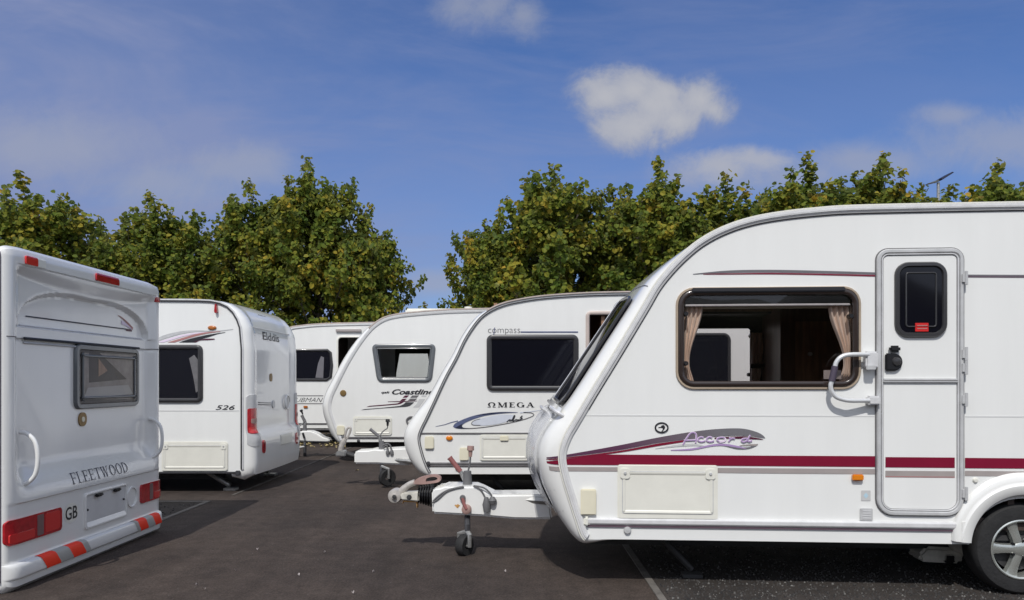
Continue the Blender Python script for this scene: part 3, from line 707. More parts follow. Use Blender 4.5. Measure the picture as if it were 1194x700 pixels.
# ---- entrance door
dl = A.rr(1024, 293, 1120, 598.5, (17, 17, 11, 11))
fr_ = frame_ring(dl, .0145, .022, 'door_frame', M['trim'], root)
frame_ring(offset_loop(dl, .021), .005, .018, 'door_gasket', M['trim_light'], fr_)
frame_ring(offset_loop(dl, -.0185), .003, .008, 'door_outer_gap', M['trim_mid'], fr_)
din = offset_loop(dl, .030)
door = MB().sheet(din, [offset_loop(doorwin, 0)], .009, SIDE).build('door', M['alu'], root, smooth=0)
dw = frame_ring(doorwin, .017, .026, 'door_window', M['frame'], door, base=.004)
MB().sheet(doorwin, [], .018, SIDE).build('pane', M['dglass'], dw, smooth=0)
inn = offset_loop(doorwin, .055); frame_ring(inn, .005, .006, 'pane_ridge', M['frame'], dw, base=.018)
x, z = A.s(1073, 382); MB().box(x-.042, x+.042, -.024, -.019, z-.028, z+.028).build('warning_sticker', M['redlite'], dw)
for q in (-.012, .008): MB().box(x-.03, x+.034, -.0255, -.0238, z+q, z+q+.006).build('sticker_line', M['pinkred'], dw)
zsp = A.s(1072, 444)[1]
xa, xb_ = min(p[0] for p in din), max(p[0] for p in din)
MB().box(xa-.004, xb_+.004, -.024, -.008, zsp-.014, zsp+.014).build('door_split_bar', M['trim'], door, bevel=.004)
MB().box(xa, xb_, -.0245, -.0238, zsp-.003, zsp+.003).build('split_gap', M['trim_mid'], door)
zs0, zs1 = A.s(1072, 545.2)[1], A.s(1072, 533.2)[1]
decal('stripe', [[(xa+.012, zs0), (xb_-.012, zs0), (xb_-.012, zs1), (xa+.012, zs1)]], M['maroon'], door, .0115)
decal('stripe', [[(xa+.012, zs0-.058), (xb_-.012, zs0-.058), (xb_-.012, zs0-.022), (xa+.012, zs0-.022)]], M['greystripe'], door, .0115)
decal('stripe', [[(xa+.012, zs0-.064), (xb_-.012, zs0-.064), (xb_-.012, zs0-.058), (xa+.012, zs0-.058)]], M['pinkred'], door, .0118)
lx_, lz_ = A.s(1041, 422)
lk = MB().prism([(lx_-.058, lz_-.06), (lx_-.058, lz_+.055)]+[(lx_-.005+.056*math.cos(R(a)), lz_-.003+.058*math.sin(R(a))) for a in range(85, -95, -15)], .010, .035, SIDE).build('door_lock', M['black'], door, bevel=.008)
MB().lathe([(.001, -.05), (.022, -.048), (.03, -.036), (.032, -.03)], (lx_+.01, 0, lz_+.0), 'y', 20).build('lock_barrel', M['frame'], lk)
MB().box(lx_-.035, lx_+.035, -.045, -.01, lz_+.062, lz_+.105).build('lock_latch', M['black'], lk, bevel=.012)
for py in (325, 413, 429, 466, 575):
    x, z = A.s(1121.5, py); h = MB().box(x-.012, x+.022, -.034, -.001, z-.028, z+.028); h.tube([(x+.012, -.034, z-.045), (x+.012, -.034, z+.045)], .010, 10)
    h.build('hinge', M['trim'], fr_, bevel=.002)
x, z = A.s(1063, 418)

# ---- folding grab handle
pts = [(1017, 413.5), (998, 413.5), (987, 414.2), (980, 417), (975.5, 422), (973.5, 428), (970, 444), (968.5, 450), (970, 457), (975, 463), (983, 466), (992, 467.3), (1016, 467.3)]
gp = [Vector((A.s(a, b, -.07)[0], -.07 if 0 < i < len(pts)-1 else -.045, A.s(a, b, -.07)[1])) for i, (a, b) in enumerate(pts)]
gh = MB().tube(catmull(gp, 4), .015, 12).build('grab_rail', M['satin'], root)
MB().tube([gp[5]+(gp[6]-gp[5])*-.05, gp[6]+(gp[7]-gp[6])*.1], .021, 12).build('grip', mat('plum_rubber_grip', (.07, .055, .085), .6), gh)
for px, py, hh in ((1013, 420, .055), (1016, 467, .03)):
    x, z = A.s(px, py); MB().box(x-.04, x+.04, -.062, -.002, z-hh, z+hh).build('bracket', M['trim_light'], gh, bevel=.010)
x, z = A.s(1011, 427); MB().box(x-.03, x+.03, -.075, -.05, z-.03, z+.005).build('bracket', M['trim'], gh, bevel=.006)

# ---- lower side fittings
locker(A, 720, 542, 836.5, 605.5, root)
cover_box(A, 677, 570, 695, 600, root)
x0 = A.s(684, 607)[0]; x1 = A.s(1117, 610)[0]; z = A.s(700, 607.5)[1]
MB().sweep([(x0, z), (x1, z)], False, [(-.028, .001), (-.028, .010), (-.012, .026), (.012, .026), (.022, .014), (.022, .001)], SIDE).build('lower_rail', M['trim_light'], root, bevel=.002)
MB().box(x0, x1, -.012, .0, z-.038, z-.029).build('rail_shadow_gap', M['plum'], root)
MB().box(x0-.02, x0+.02, -.034, .0, z-.033, z+.033).build('rail_end', M['offwhite'], root, bevel=.012)
x, z = A.s(731.5, 618); MB().lathe([(.001, -.02), (.022, -.018), (.026, -.008), (.026, .0)], (x, 0, z), 'y', 18).build('reflector', M['trim'], root)
x, z = A.s(999, 556.5); MB().box(x-.036, x+.036, -.03, -.001, z-.02, z+.02).build('marker_lamp', M['amber'], root, bevel=.006)
x, z = A.s(1009.5, 578); decal('sticker', [rrect(x-.03, x+.03, z-.034, z+.034, .004)], M['lgrey'], root, .003)
decal('sticker_mark', [[(x, z-.02), (x+.016, z), (x, z+.02), (x-.016, z)]], M['skyblue'], root, .0035)
x, z = A.s(1009.5, 600); v_ = MB().box(x-.04, x+.04, -.016, -.001, z-.042, z+.042).build('vent', M['trim'], root, bevel=.004)
for k in range(4): MB().box(x-.028, x+.028, -.0185, -.0155, z-.026+k*.016, z-.019+k*.016).build('vent_slat', M['trim_light'], v_)
for px, py in ((1137, 560), (1156, 568)):
    x, z = A.s(px, py); MB().lathe([(.001, -.014), (.012, -.013), (.018, -.004), (.018, 0)], (x, 0, z), 'y', 14).build('cover_screw', M['offwhite'], root)
# moulded wheel spat
rows = []
for (r_, d_) in ((.332, .001), (.334, .030), (.345, .045), (.40, .050), (.412, .038), (.425, .036), (.455, .034), (.475, .020), (.482, .001)):
    row = []
    for k in range(49):
        a = R(4+172*k/48); f = abs(a-math.pi/2)/(math.pi/2)
        rr_ = r_ if r_ < .41 else r_+(.0-.035*f*f)*(r_-.40)/.08
        row.append((wx+rr_*math.cos(a), -d_, wz+rr_*math.sin(a)+.0))
    rows.append(row)
MB().grid(rows).build('wheel_arch', M['gel'], root, smooth=50)
ft = A.L([(1116, 606), (1128, 604), (1130, 614), (1131, 628.5), (1120, 628.5), (1116, 622)])
MB().prism(ft, .002, .040, SIDE).build('arch_foot', M['gel'], root, bevel=.012)
# things under the floor
bx_ = MB(); x, z = A.s(1092, 645, .5)
ub = MB().prism([(x-.14, z-.05), (x+.13, z-.06), (x+.16, z-.02), (x+.15, z+.05), (x-.10, z+.06), (x-.16, z)], -.62, -.42, SIDE).build('waste_outlet', M['bag'], root, bevel=.02)
MB().box(x+.02, x+.09, .41, .5, z-.055, z+.01).build('drain_cap', M['black'], ub, bevel=.01)
MB().lathe([(.001, -.10), (.05, -.10), (.06, -.08), (.06, .2)], (*[A.s(1124, 637, .35)[0]], .35, A.s(1124, 637, .35)[1]), 'y', 20).build('waste_pipe', M['bag'], root)
steady(.75, .35, zb-.02, root, .0+.25); steady(5.2, .35, zb, root, .25)

# ================================================================== towing hitch
def hitch(car, parent, d, cover, post_px, post_top, wheel_c, wheel_r, lever, plug, yaw_wheel=0., coupling=True, raised=None, hang=None, rust=True, frame_w=(.14, .14)):
    """cover: photo outline of the white drawbar cover on the plane local y=d"""
    lp = car.L(cover, d-frame_w[0]); xs = [p[0] for p in lp]; xa, xb = min(xs), max(xs)
    hw = lambda u: frame_w[0]+(frame_w[1]-frame_w[0])*max(0, (u-xa)/(xb-xa)-.35)/.65
    h = MB().prism(lp, lambda u, v: -(d-hw(u)), lambda u, v: -(d+hw(u)), SIDE).build('drawbar_cover', M['gel'], parent, bevel=.022, seg=3)
    q = lambda px, py, y=None: Vector((car.s(px, py, y if y is not None else d)[0], y if y is not None else d, car.s(px, py, y if y is not None else d)[1]))
    dn = d-frame_w[0]-.03; zbot = min(p[1] for p in lp)
    # jockey wheel
    p0 = q(post_px, post_top, d-.02); p1 = q(post_px, wheel_c[1]-1, dn)
    jw = MB().tube([p0, Vector((p0.x, d-.03, zbot+.05)), Vector((p1.x, dn, zbot-.05)), p1], .024, 12).build('jockey_wheel', M['trim_dark'], parent)
    wc = q(wheel_c[0], wheel_c[1], dn); r = wheel_r
    c_, s_ = math.cos(yaw_wheel), math.sin(yaw_wheel)
    prof = [(r*.35, -.030), (r*.55, -.034), (r*.9, -.036), (r, -.022), (r, .022), (r*.9, .036), (r*.55, .034), (r*.35, .030)]
    rows = []
    for (rr, hh) in prof:
        rows.append([(wc.x+rr*math.cos(a)*c_-hh*s_, wc.y+rr*math.cos(a)*s_+hh*c_, wc.z+rr*math.sin(a)) for a in [2*math.pi*k/28 for k in range(28)]])
    MB().grid(rows, cu=True, cv=True).build('jockey_tyre', M['rubber'], jw)
    fk = MB()
    for sd in (-1, 1):
        fk.tube([(wc.x-sd*.052*s_, wc.y+sd*.052*c_, wc.z-.01), (wc.x-sd*.052*s_, wc.y+sd*.052*c_, wc.z+r*1.02), (p1.x, p1.y, wc.z+r*1.25)], [.017, .020, .024], 8)
    fk.tube([(wc.x+.06*s_, wc.y-.06*c_, wc.z), (wc.x-.06*s_, wc.y+.06*c_, wc.z)], .014, 8)
    fk.build('jockey_fork', M['steel'], jw)
    MB().tube([p0+Vector((0, 0, -.07)), p0+Vector((0, 0, .055))], [.040, .032], 14).build('post_clamp', M['cable'], jw)
    # hand brake
    l0 = q(*lever[0]); l1 = q(*lever[1]); l2 = q(*lever[2])
    hb = MB().tube([l0, l1], [.020, .017], 8).build('brake_lever', M['steel'], parent)
    MB().tube(catmull([l1, (l1+l2)/2, l2], 3), [.021]*6+[.024], 10).build('brake_grip', lever[3], hb)
    # plug on its cable
    pl = catmull([q(a, b) for a, b in plug], 5)
    cb = MB().tube(pl, .0075, 8).build('electric_cable', M['cable'], parent)
    t0 = pl[-1]; dr = (Vector(pl[-1])-Vector(pl[-4])).normalized()
    MB().tube([Vector(t0)-dr*.02, Vector(t0)+dr*.03, Vector(t0)+dr*.035, Vector(t0)+dr*.07], [.014, .018, .030, .028], 12).build('plug', M['pinkgrip'] if coupling else M['black'], cb)
    return h, q

cov = [(504, 599), (503, 573), (506, 569.5), (514, 568.5), (518, 566.8), (536, 567), (553, 567.2), (560, 570), (574, 577), (620, 576.5), (640, 577), (644, 606), (600, 605.5), (560, 602)]
h, q = hitch(A, root, 1.1, cov, 545, 557, (541.5, 636), .088, ((545, 566), (537, 550), (524, 533.5), M['redgrip']), [(545, 566), (545.5, 552), (548, 540), (548.5, 530)], R(62))
# pale tail of the cover, bellows, coupling and stabiliser lever
be = MB()
pb = [(504 - 15.0*k/20, 577.5 - k*.05) for k in range(21)]
be.tube([q(a, b) for a, b in pb], [.085 + (.014 if k % 4 < 2 else -.012) - k*.0012 for k in range(21)], 16)
be.build('bellows', M['black'], h, smooth=20)
cp = MB().prism(A.L([(490, 584), (470, 582), (467, 577), (471, 573.5), (490, 572.5)], 1.1), -1.16, -1.04, SIDE).build('coupling_head', M['bag'], h, bevel=.01)
MB().prism(A.L([(487, 592), (487.5, 584), (471, 583), (470, 587), (471, 584.6), (486, 585.5)], 1.1), -1.13, -1.07, SIDE).build('coupling_bracket', M['rust'], cp)
MB().lathe([(.001, -.05), (.018, -.048), (.022, -.03)], (q(480, 578).x, 1.03, q(480, 578).z), 'y', 14).build('coupling_bolt', M['chassis'], cp)
lv = MB().tube(catmull([q(461.5, 577.5), q(468, 573), q(476, 566), q(484, 562.5)], 4), [.036]*2+[.030]*5+[.026]*6, 12).build('stabiliser_lever', M['knob'], h)
MB().lathe([(.001, -.075), (.022, -.072), (.026, -.06), (.052, -.055), (.060, -.03), (.060, .05)], tuple(q(461.5, 578)), 'y', 24).build('friction_knob', M['knob'], lv)
MB().lathe([(.001, -.084), (.016, -.082), (.018, -.07)], tuple(q(462, 578)), 'y', 12).build('knob_bolt', M['chassis'], lv)
hl = [(481, 564), (486, 558.6), (494, 555.4), (506, 553.2), (512.5, 554.8), (514.3, 558.2), (511.5, 562), (500, 564), (490, 564.6)]
ho = [(497, 561.4), (506, 560.6), (510.5, 558.6), (509.5, 556.4), (505, 555.8), (498, 557.6)]
O_ = catmull([A.s(*p, 1.1) for p in hl+hl[:1]], 4)[:-1]; I_ = catmull([A.s(*p, 1.1) for p in ho+ho[:1]], 4)[:-1]
g = MB(); g.sheet(O_, [I_], -1.075, SIDE); g.sheet(O_, [I_], -1.125, SIDE)
g.grid([[SIDE(*p, -1.075) for p in O_], [SIDE(*p, -1.125) for p in O_]], cu=True); g.grid([[SIDE(*p, -1.075) for p in I_], [SIDE(*p, -1.125) for p in I_]], cu=True)
g.build('lever_handle', M['pinkgrip'], lv, smooth=40)
for pts in ([(504, 586.5), (511, 582), (520, 574), (530, 570), (541, 568)], [(505, 584.5), (513, 577), (524, 571), (540, 567.5)], [(552, 567), (560, 571), (565, 579), (567, 585)], [(552, 566.5), (564, 569), (572, 576), (574, 583)]):
    MB().tube(catmull([q(a, b, .955) for a, b in pts], 5), .007, 8).build('hose', M['cable'], h)
for px, py, l in ((567, 588.5, .085), (574, 583.5, .04)):
    p = q(px, py, .94); MB().tube([p+Vector((0, 0, l*.7)), p+Vector((.002, 0, .0)), p+Vector((.004, 0, -l*.7))], [.016, .034, .026], 12).build('plug', M['cable'], h)
p = q(544, 594, .955); MB().lathe([(.001, -.03), (.022, -.03), (.038, -.022), (.042, .02)], tuple(p), 'y', 20).build('wheel_clamp', M['pinkgrip'], h)
MB().tube([q(539.5, 581, .945), q(541, 588, .935), q(544, 594, .93)], [.016, .014, .014], 10).build('clamp_handle', M['redgrip'], h)
MB().lathe([(.001, -.022), (.022, -.02), (.024, 0)], tuple(q(539.5, 580.5, .955)), 'y', 16).build('clamp_cap', M['trim_mid'], h)
xr_, zr_ = A.s(533.5, 590, .97); decal('rust_patch', [[(xr_+.026*math.cos(a)*(.7+.3*math.sin(3*a)), zr_+.018*math.sin(a)*(.8+.2*math.cos(5*a))) for a in [k*.4 for k in range(15)]]], M['rust'], h, -.9575)
af = MB()
for sgn in (-1, 1):
    af.tube([(A.s(575, 598, 1.1)[0], 1.1+sgn*.06, .45), (1.2, 1.1+sgn*.34, .40)], .035, 8)
af.build('drawbar', M['steel'], root)

# ================================================================== 2 middle right caravan
root = empty('caravan', (-1.25, 9.2, 0), 'white caravan with a blue oval swirl on its side and a dark square-cornered window', 'caravan', 0, GC)
B = Car(root, 2.15)
fr = [(560, 553, 0, 0), (518, 553, .01, 0), (503, 552.5, .05, .02), (498.5, 548, .10, .05), (494, 538, .14, .06), (490.5, 527, .165, .07), (488, 516, .175, .07), (487.8, 508, .17, .07), (491, 499, .15, .07), (496.5, 488, .13, .07),
      (506, 468, .085, .06), (519, 440, .065, .05), (531.5, 417, .055, .05), (541, 397, .05, .05), (551, 381, .045, .05), (561, 369, .035, .04), (573, 360.8, .02, .03), (586, 355.2, .01, .03), (602, 351.2, 0, .03), (628, 347, 0, .03), (660, 344.3, 0, .03), (700, 342.4, 0, .03), (760, 341.5, 0, .03)]
ctrl = [(*B.s(a, b), c, d) for a, b, c, d in fr]; ZR = ctrl[-1][1]; XE = 5.3
ctrl += [(3.6, ZR, 0, .03), (4.7, ZR-.02, 0, .03), (5.1, ZR-.09, .02, .03), (XE-.02, ZR-.3, .05, .03), (XE, ZR-.8, .05, .03), (XE, 1.2, .05, .03), (XE, .6, .05, .03), (XE-.02, ctrl[0][1], 0, 0)]
sh = Shell(ctrl, B.W, .14, 5); zb = ctrl[0][1]
bwx = 3.1
door_hole = B.rr(685, 365, 742, 541, (3, 3, 4, 4))
body_common(B, sh, root, ctrl[7][0], XE, zb, bwx, .29, [door_hole], [], M['alu_b'])
sh.skin('body_shell', M['gel'], root, 0, None, 18)
P2 = [(p[0], p[1]) for p in sh.P]; TR = P2[5*2+2:-5]
MB().sweep(TR, False, [(-.026, .001), (-.026, .016), (-.017, .018), (-.017, .001)], SIDE).build('awning_rail', M['trim_dark'], root, smooth=50)
MB().sweep(TR, False, [(-.017, .001), (-.017, .010), (-.004, .010), (-.004, .001)], SIDE).build('rail_insert', M['trim'], root, smooth=50)
MB().sweep(TR, False, [(-.004, .001), (-.004, .016), (.006, .016), (.006, .001)], SIDE).build('rail_edge', M['trim_mid'], root, smooth=50)
i_ = 18*5
MB().sweep(P2[i_-12:-25], False, [(.007, -.01), (.007, .02), (.022, .02), (.022, -.01)], SIDE).build('roof_edge', M['pinkroof'], root, smooth=50)
side_window(B.rr(570.5, 393.5, 671.5, 453, 4), .032, .030, M['frame'], M['dglass'], root, .016)
wx0, wx1, wz0, wz1 = B.rect(576, 399, 666, 404)
x, z = B.s(603, 447); 
side_window(rrect(2.02-root.location.x, 2.585-root.location.x, 1.10, 1.965, .07), .02, .022, M['frame'], M['dglass'], root, .014)
# open doorway with brown interior
dr = frame_ring(door_hole, .022, .020, 'door_frame', M['pinkroof'], root)
frame_ring(offset_loop(door_hole, .02), .012, .012, 'door_gasket', M['black'], dr)
MB().box(.8, 4.9, 1.3, 1.34, zb+.05, 2.35).build('interior_wall', M['wood'], root)
MB().box(1.0, 1.04, .04, 1.3, zb+.05, 2.35).build('partition', M['wood'], root)
MB().box(2.3, 2.34, .04, 1.3, zb+.05, 2.35).build('partition', M['wood'], root)
# graphics
put_text('compass', (*B.rect(569, 384, 606.5, 390.5)[0:2], *B.rect(569, 383.5, 606.5, 391)[2:4]), SIDE, .004, M['trim_mid'], root, .0, -.012)
xq, zq = B.s(576.2, 387); decal('lettering_accent', [[(xq-.012, zq-.045), (xq-.002, zq-.045), (xq+.012, zq+.05), (xq+.002, zq+.05)]], M['blue'], root, .0045)
x0, x1, z0, z1 = B.rect(607, 386.6, 674, 388); MB().box(x0, x1, -.005, -.001, z0, z1).build('pinstripe', M['blue'], root)
put_serif('ΩMEGA', B.rect(568.5, 469.2, 623, 475.2), SIDE, .004, M['ink'], root, .2, .075, .14)
PO = lambda x, y: B.s(520+x/9.95, 460+y/9.94)
def crescent(o, i): return catmull([PO(*p) for p in o+i[::-1]+o[:1]], 4)[:-1]
decal('swirl', [catmull([PO(*p) for p in ((82, 372), (110, 335), (200, 290), (330, 245), (480, 217), (640, 204), (800, 206), (830, 212), (700, 218), (560, 232), (430, 254), (300, 296), (215, 335), (185, 365), (200, 385), (260, 394), (180, 399), (110, 392))]+[PO(82, 372)], 4)[:-1]], M['blue'], root, .004)
decal('swirl', [catmull([PO(*p) for p in ((110, 388), (150, 362), (190, 345), (186, 368), (205, 386), (270, 393), (200, 399), (140, 397), (110, 388))], 4)[:-1]], M['navy'], root, .0046)
decal('swirl', [catmull([PO(*p) for p in ((330, 250), (480, 220), (640, 206), (790, 207), (640, 216), (480, 236), (330, 250))], 4)[:-1]], M['navy'], root, .0046)
decal('swirl', [ribbon(catmull([PO(*p) for p in ((200, 396), (330, 392), (480, 376), (640, 350), (800, 318), (920, 286), (1005, 252), (1018, 232), (985, 214), (900, 210))], 5), .010)], M['trim_mid'], root, .004)
decal('swirl', [ribbon(catmull([PO(*p) for p in ((-120, 372), (-20, 352), (60, 326), (140, 308))], 5), lambda t: .004+.008*t)], M['blue'], root, .004)
decal('swirl', [ribbon(catmull([PO(*p) for p in ((860, 212), (980, 200), (1110, 180))], 5), lambda t: .016-.012*t)], M['paleblue'], root, .004)
decal('swirl', [catmull([PO(*p) for p in ((300, 340), (340, 300), (480, 262), (640, 236), (780, 240), (800, 262), (740, 300), (640, 336), (480, 360), (350, 362), (300, 340))], 4)[:-1]], M['paleblue'], root, .0036)
decal('swirl', [ribbon(catmull([PO(*p) for p in ((400, 358), (320, 356), (296, 336), (330, 304), (400, 284))], 5), .008)], M['trim_mid'], root, .0044)
decal('lettering', [ribbon(catmull([PO(*p) for p in s_], 4), .011) for s_ in ([(705, 322), (728, 300), (745, 292), (738, 312), (762, 296)], [(762, 312), (788, 252), (800, 250), (775, 312), (800, 300)], [(800, 296), (822, 290), (812, 308), (840, 290)], [(838, 306), (856, 284), (852, 300), (868, 288)], [(860, 268), (888, 250)], [(884, 244), (868, 282), (890, 276)])], M['ink'], root, .006)
# lower fittings
x0, x1 = B.s(491, 505)[0], B.s(690, 505)[0]; z = B.s(560, 505.4)[1]; MB().box(x0, x1, -.010, -.001, z-.008, z+.008).build('panel_joint', M['trim_mid'], root)
locker(B, 559.5, 506.8, 617, 537.5, root, locks=False)
x, z = B.s(588, 511); MB().box(x-.05, x+.05, -.036, -.016, z-.035, z+.03).build('locker_latch', M['cream'], root, bevel=.008)
cover_box(B, 495.5, 509, 506, 523.5, root); cover_box(B, 536, 522, 546.5, 537, root)
lens(B, 524, 511, 4, 2.9, root, M['amber'])
x0, x1 = B.s(500, 541)[0], B.s(690, 541)[0]; z = B.s(560, 541.5)[1]
MB().sweep([(x0, z), (x1, z)], False, [(-.026, .001), (-.026, .012), (-.012, .016), (-.008, .012), (.008, .012), (.012, .024), (.024, .020), (.024, .001)], SIDE).build('lower_rail', M['trim_mid'], root)
x, z = B.s(499.5, 540.5); MB().lathe([(.001, -.034), (.024, -.03), (.026, 0)], (x, 0, z), 'y', 14).build('rail_end', M['trim_dark'], root)
lens(B, 533, 546.8, 2.1, 2.1, root, M['trim_mid'], 'reflector')
steady(.9, .35, zb, root, .2); steady(4.8, .35, zb, root, .2)
cov = [(413, 541), (413, 528), (415.5, 525.5), (430, 525), (436, 523.6), (444, 524.5), (452, 523.4), (466, 522.6), (478, 522.5), (479, 543), (460, 542), (440, 541)]
h, q = hitch(B, root, 1.07, cov, 445, 519, (451.5, 557), .115, ((444, 520), (442, 509), (431.5, 500.5), M['trim_mid']), [(445, 514), (444, 507), (448, 502), (451.5, 499.5), (452, 495)], R(35), coupling=False)
for pts in ([(446, 520), (451, 517.5), (455, 520), (456.5, 526)], [(447, 522), (451, 519.5), (452, 526)]):
    MB().tube(catmull([q(a, b, .92) for a, b in pts], 4), .012, 8).build('hose', M['cable'], h)
for px in (452, 456.7):
    p = q(px, 527, .92); MB().tube([p+Vector((0, 0, .03)), p, p+Vector((0, 0, -.035))], [.012, .026, .024], 10).build('plug', M['cable'], h)
cp = MB().prism(B.L([(393, 526.5), (392.5, 531.5), (404, 532), (404.5, 526), (399, 524.5)], 1.07), -1.15, -.99, SIDE).build('coupling_head', M['steel'], h, bevel=.012)
MB().tube([q(404, 529), q(414, 532)], .035, 10).build('drawbar_shaft', M['chassis'], h)
sl = MB().tube([q(396.5, 526), q(399.5, 517), q(402.5, 512)], [.030, .040, .032], 10).build('stabiliser_lever', M['knob'], h)
MB().tube(catmull([q(402, 512), q(403, 505), q(405, 500), q(407.6, 498.4), (q(409, 500.4)), q(407.6, 505), q(404.6, 512)], 4), .015, 8).build('lever_handle', M['knob'], sl)
MB().lathe([(.001, -.06), (.04, -.05), (.05, .05)], tuple(q(397, 529)), 'y', 16).build('friction_knob', M['steel'], sl)
af = MB()
for sgn in (-1, 1): af.tube([(B.s(460, 535, 1.07)[0], 1.07+sgn*.1, .36), (1.2, 1.07+sgn*.7, .28)], .03, 8)
af.build('drawbar', M['steel'], root)

# ================================================================== 3 third right caravan
root = empty('caravan', (-3.0, 13.2, 0), 'white caravan with slanted black stripes on its nose and a grey framed window', 'caravan', 0, GC)
D = Car(root, 2.2)
fr = [(440, 515.5, 0, 0), (412, 515.5, .01, 0), (399, 515, .05, .02), (395.5, 511, .09, .04), (391, 501, .115, .06), (387.5, 491, .125, .07), (384.4, 482, .125, .07), (383, 472, .12, .07), (385.5, 461, .11, .07), (391, 449, .10, .07),
      (403, 425, .09, .07), (415, 405, .08, .06), (427, 388.5, .06, .05), (437, 378.5, .04, .04), (449, 371.3, .02, .03), (464, 367.6, 0, .03), (485, 365.2, 0, .03), (520, 362.6, 0, .03), (560, 361.4, 0, .03), (600, 361, 0, .03)]
ctrl = [(*D.s(a, b), c, d) for a, b, c, d in fr]; ZR = ctrl[-1][1]; XE = 5.6
ctrl += [(4.0, ZR, 0, .03), (5.0, ZR-.02, 0, .03), (5.4, ZR-.1, .03, .03), (XE, ZR-.35, .05, .03), (XE, 1.6, .05, .03), (XE, 1.0, .05, .03), (XE, .6, .05, .03), (XE-.02, ctrl[0][1], 0, 0)]
sh = Shell(ctrl, D.W, .14, 5); zb = ctrl[0][1]
cw = roundpoly(D.L([(440, 446), (503.4, 446), (508.6, 401), (433.2, 401.2)]), .11)
cw = offset_loop(cw, .035)
fcw = [D.s(a, b, 2.19) for a, b in ((462, 440), (462, 436), (466, 412.5), (499, 412.5), (502, 432), (500, 440))]
body_common(D, sh, root, ctrl[7][0], XE, zb, 3.0, .30, [offset_loop(cw, .01)], [fcw], M['alu_b'])
sh.skin('body_shell', M['gel'], root, 0, None, 18)
P2 = [(p[0], p[1]) for p in sh.P]; TR = P2[12:-5]
MB().sweep(TR, False, [(-.045, .001), (-.045, .014), (-.03, .02), (.0, .02), (.008, .01), (.008, .001)], SIDE).build('awning_rail', M['rail'], root, smooth=50)
MB().sweep(P2[62:-25], False, [(.009, -.01), (.009, .022), (.030, .022), (.030, -.01)], SIDE).build('roof_edge', M['pinkroof'], root, smooth=50)
w = frame_ring(cw, .034, .03, 'window', M['gframe'], root)
MB().sheet(offset_loop(cw, .02), [], .015, SIDE).build('pane', M['tint_clear'], w, smooth=0)
frame_ring(offset_loop(cw, .045), .008, .006, 'pane_ridge', M['gframe'], w, base=.016)
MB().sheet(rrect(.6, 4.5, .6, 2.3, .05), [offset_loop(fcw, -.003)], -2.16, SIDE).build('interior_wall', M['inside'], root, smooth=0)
MB().sheet(fcw, [], -2.2, SIDE).build('window', M['tint_far'], root, smooth=0)
MB().box(.7, 2.6, .05, 2.1, .5, 1.0).build('seat_box', M['inside'], root, bevel=.03)
put_text('Coastline', (D.s(457, 455)[0], D.s(506, 455)[0], D.s(470, 460.3)[1], D.s(470, 454.0)[1]), SIDE, .004, M['ink'], root, .35, .032)
put_text('qsk', (D.s(444.6, 455)[0], D.s(455, 455)[0], D.s(470, 459.8)[1], D.s(470, 456.2)[1]), SIDE, .004, M['ink'], root, .35, .03)
PC = lambda x, y: D.s(420+x/11.94, 444+y/11.94)
def para(x0, x1, y0, y1, sk): return [PC(x0, y1), PC(x1-sk, y1), PC(x1, y0), PC(x0+sk, y0)]
decal('stripe', [para(590, 682, 206, 236, 34), para(556, 648, 252, 280, 34)], M['wine'], root, .004)
decal('stripe', [para(696, 818, 206, 238, 30), para(664, 792, 250, 278, 30)], M['trim_mid'], root, .004)
decal('stripe', [[PC(88, 366), PC(350, 346), PC(520, 332), PC(565, 322), PC(610, 296), PC(560, 298), PC(520, 316), PC(380, 330), PC(130, 350)], [PC(380, 290), PC(560, 284), PC(800, 280), PC(790, 286), PC(560, 296), PC(392, 296)]], M['wine'], root, .0045)
decal('stripe', [[PC(10, 410), PC(300, 386), PC(640, 364), PC(690, 352), PC(725, 326), PC(750, 300), PC(635, 300), PC(600, 330), PC(550, 352), PC(300, 378), PC(60, 396)]], M['trim_dark'], root, .005)
decal('stripe', [[PC(735, 372), PC(820, 372), PC(905, 256), PC(820, 256), PC(790, 320)], [PC(850, 222), PC(916, 222), PC(924, 204), PC(860, 204)]], M['lgrey'], root, .0035)
ring_ = catmull([PC(*p) for p in ((724, 506), (690, 508), (656, 536), (650, 570), (672, 600), (700, 606), (740, 590), (752, 545), (724, 506))], 4)[:-1]
frame_ring(ring_, .016, .03, 'water_inlet', M['trim_mid'], root)
bx, bz = D.s(400.2, 458.6); MB().lathe([(.001, -.02), (.045, -.018), (.055, -.008), (.055, 0)], (bx, 0, bz), 'y', 22).build('badge', M['brass'], root)
locker(D, 412, 485.5, 457, 508, root)
cover_box(D, 393, 496.5, 402, 507.5, root)
x0, x1, z = D.s(398, 510)[0], D.s(480, 510)[0], D.s(430, 510.4)[1]
MB().box(x0, x1+2, -.02, -.001, z-.014, z+.014).build('lower_rail', M['trim_mid'], root, bevel=.005)
lens(D, 418, 514.2, 1.8, 1.8, root, M['trim_dark'], 'reflector')
vt = MB(); x, z = D.s(546, 360, 1.1)
vt.lathe([(.035, 0), (.035, .10), (.07, .10), (.075, .13), (.001, .14)], (x, 1.1, ZR+.02), 'z', 16); vt.build('flue', M['offwhite'], root)
MB().box(1.0, 1.9, .75, 1.45, ZR+.0, ZR+.09).build('roof_hatch', M['offwhite'], root, bevel=.03)
steady(1.0, .35, zb, root, .2)
cov = [(345.5, 514.5), (345, 505), (352, 502.5), (362, 502.5), (369, 505), (377, 510), (384, 512), (384, 516), (360, 515.5)]
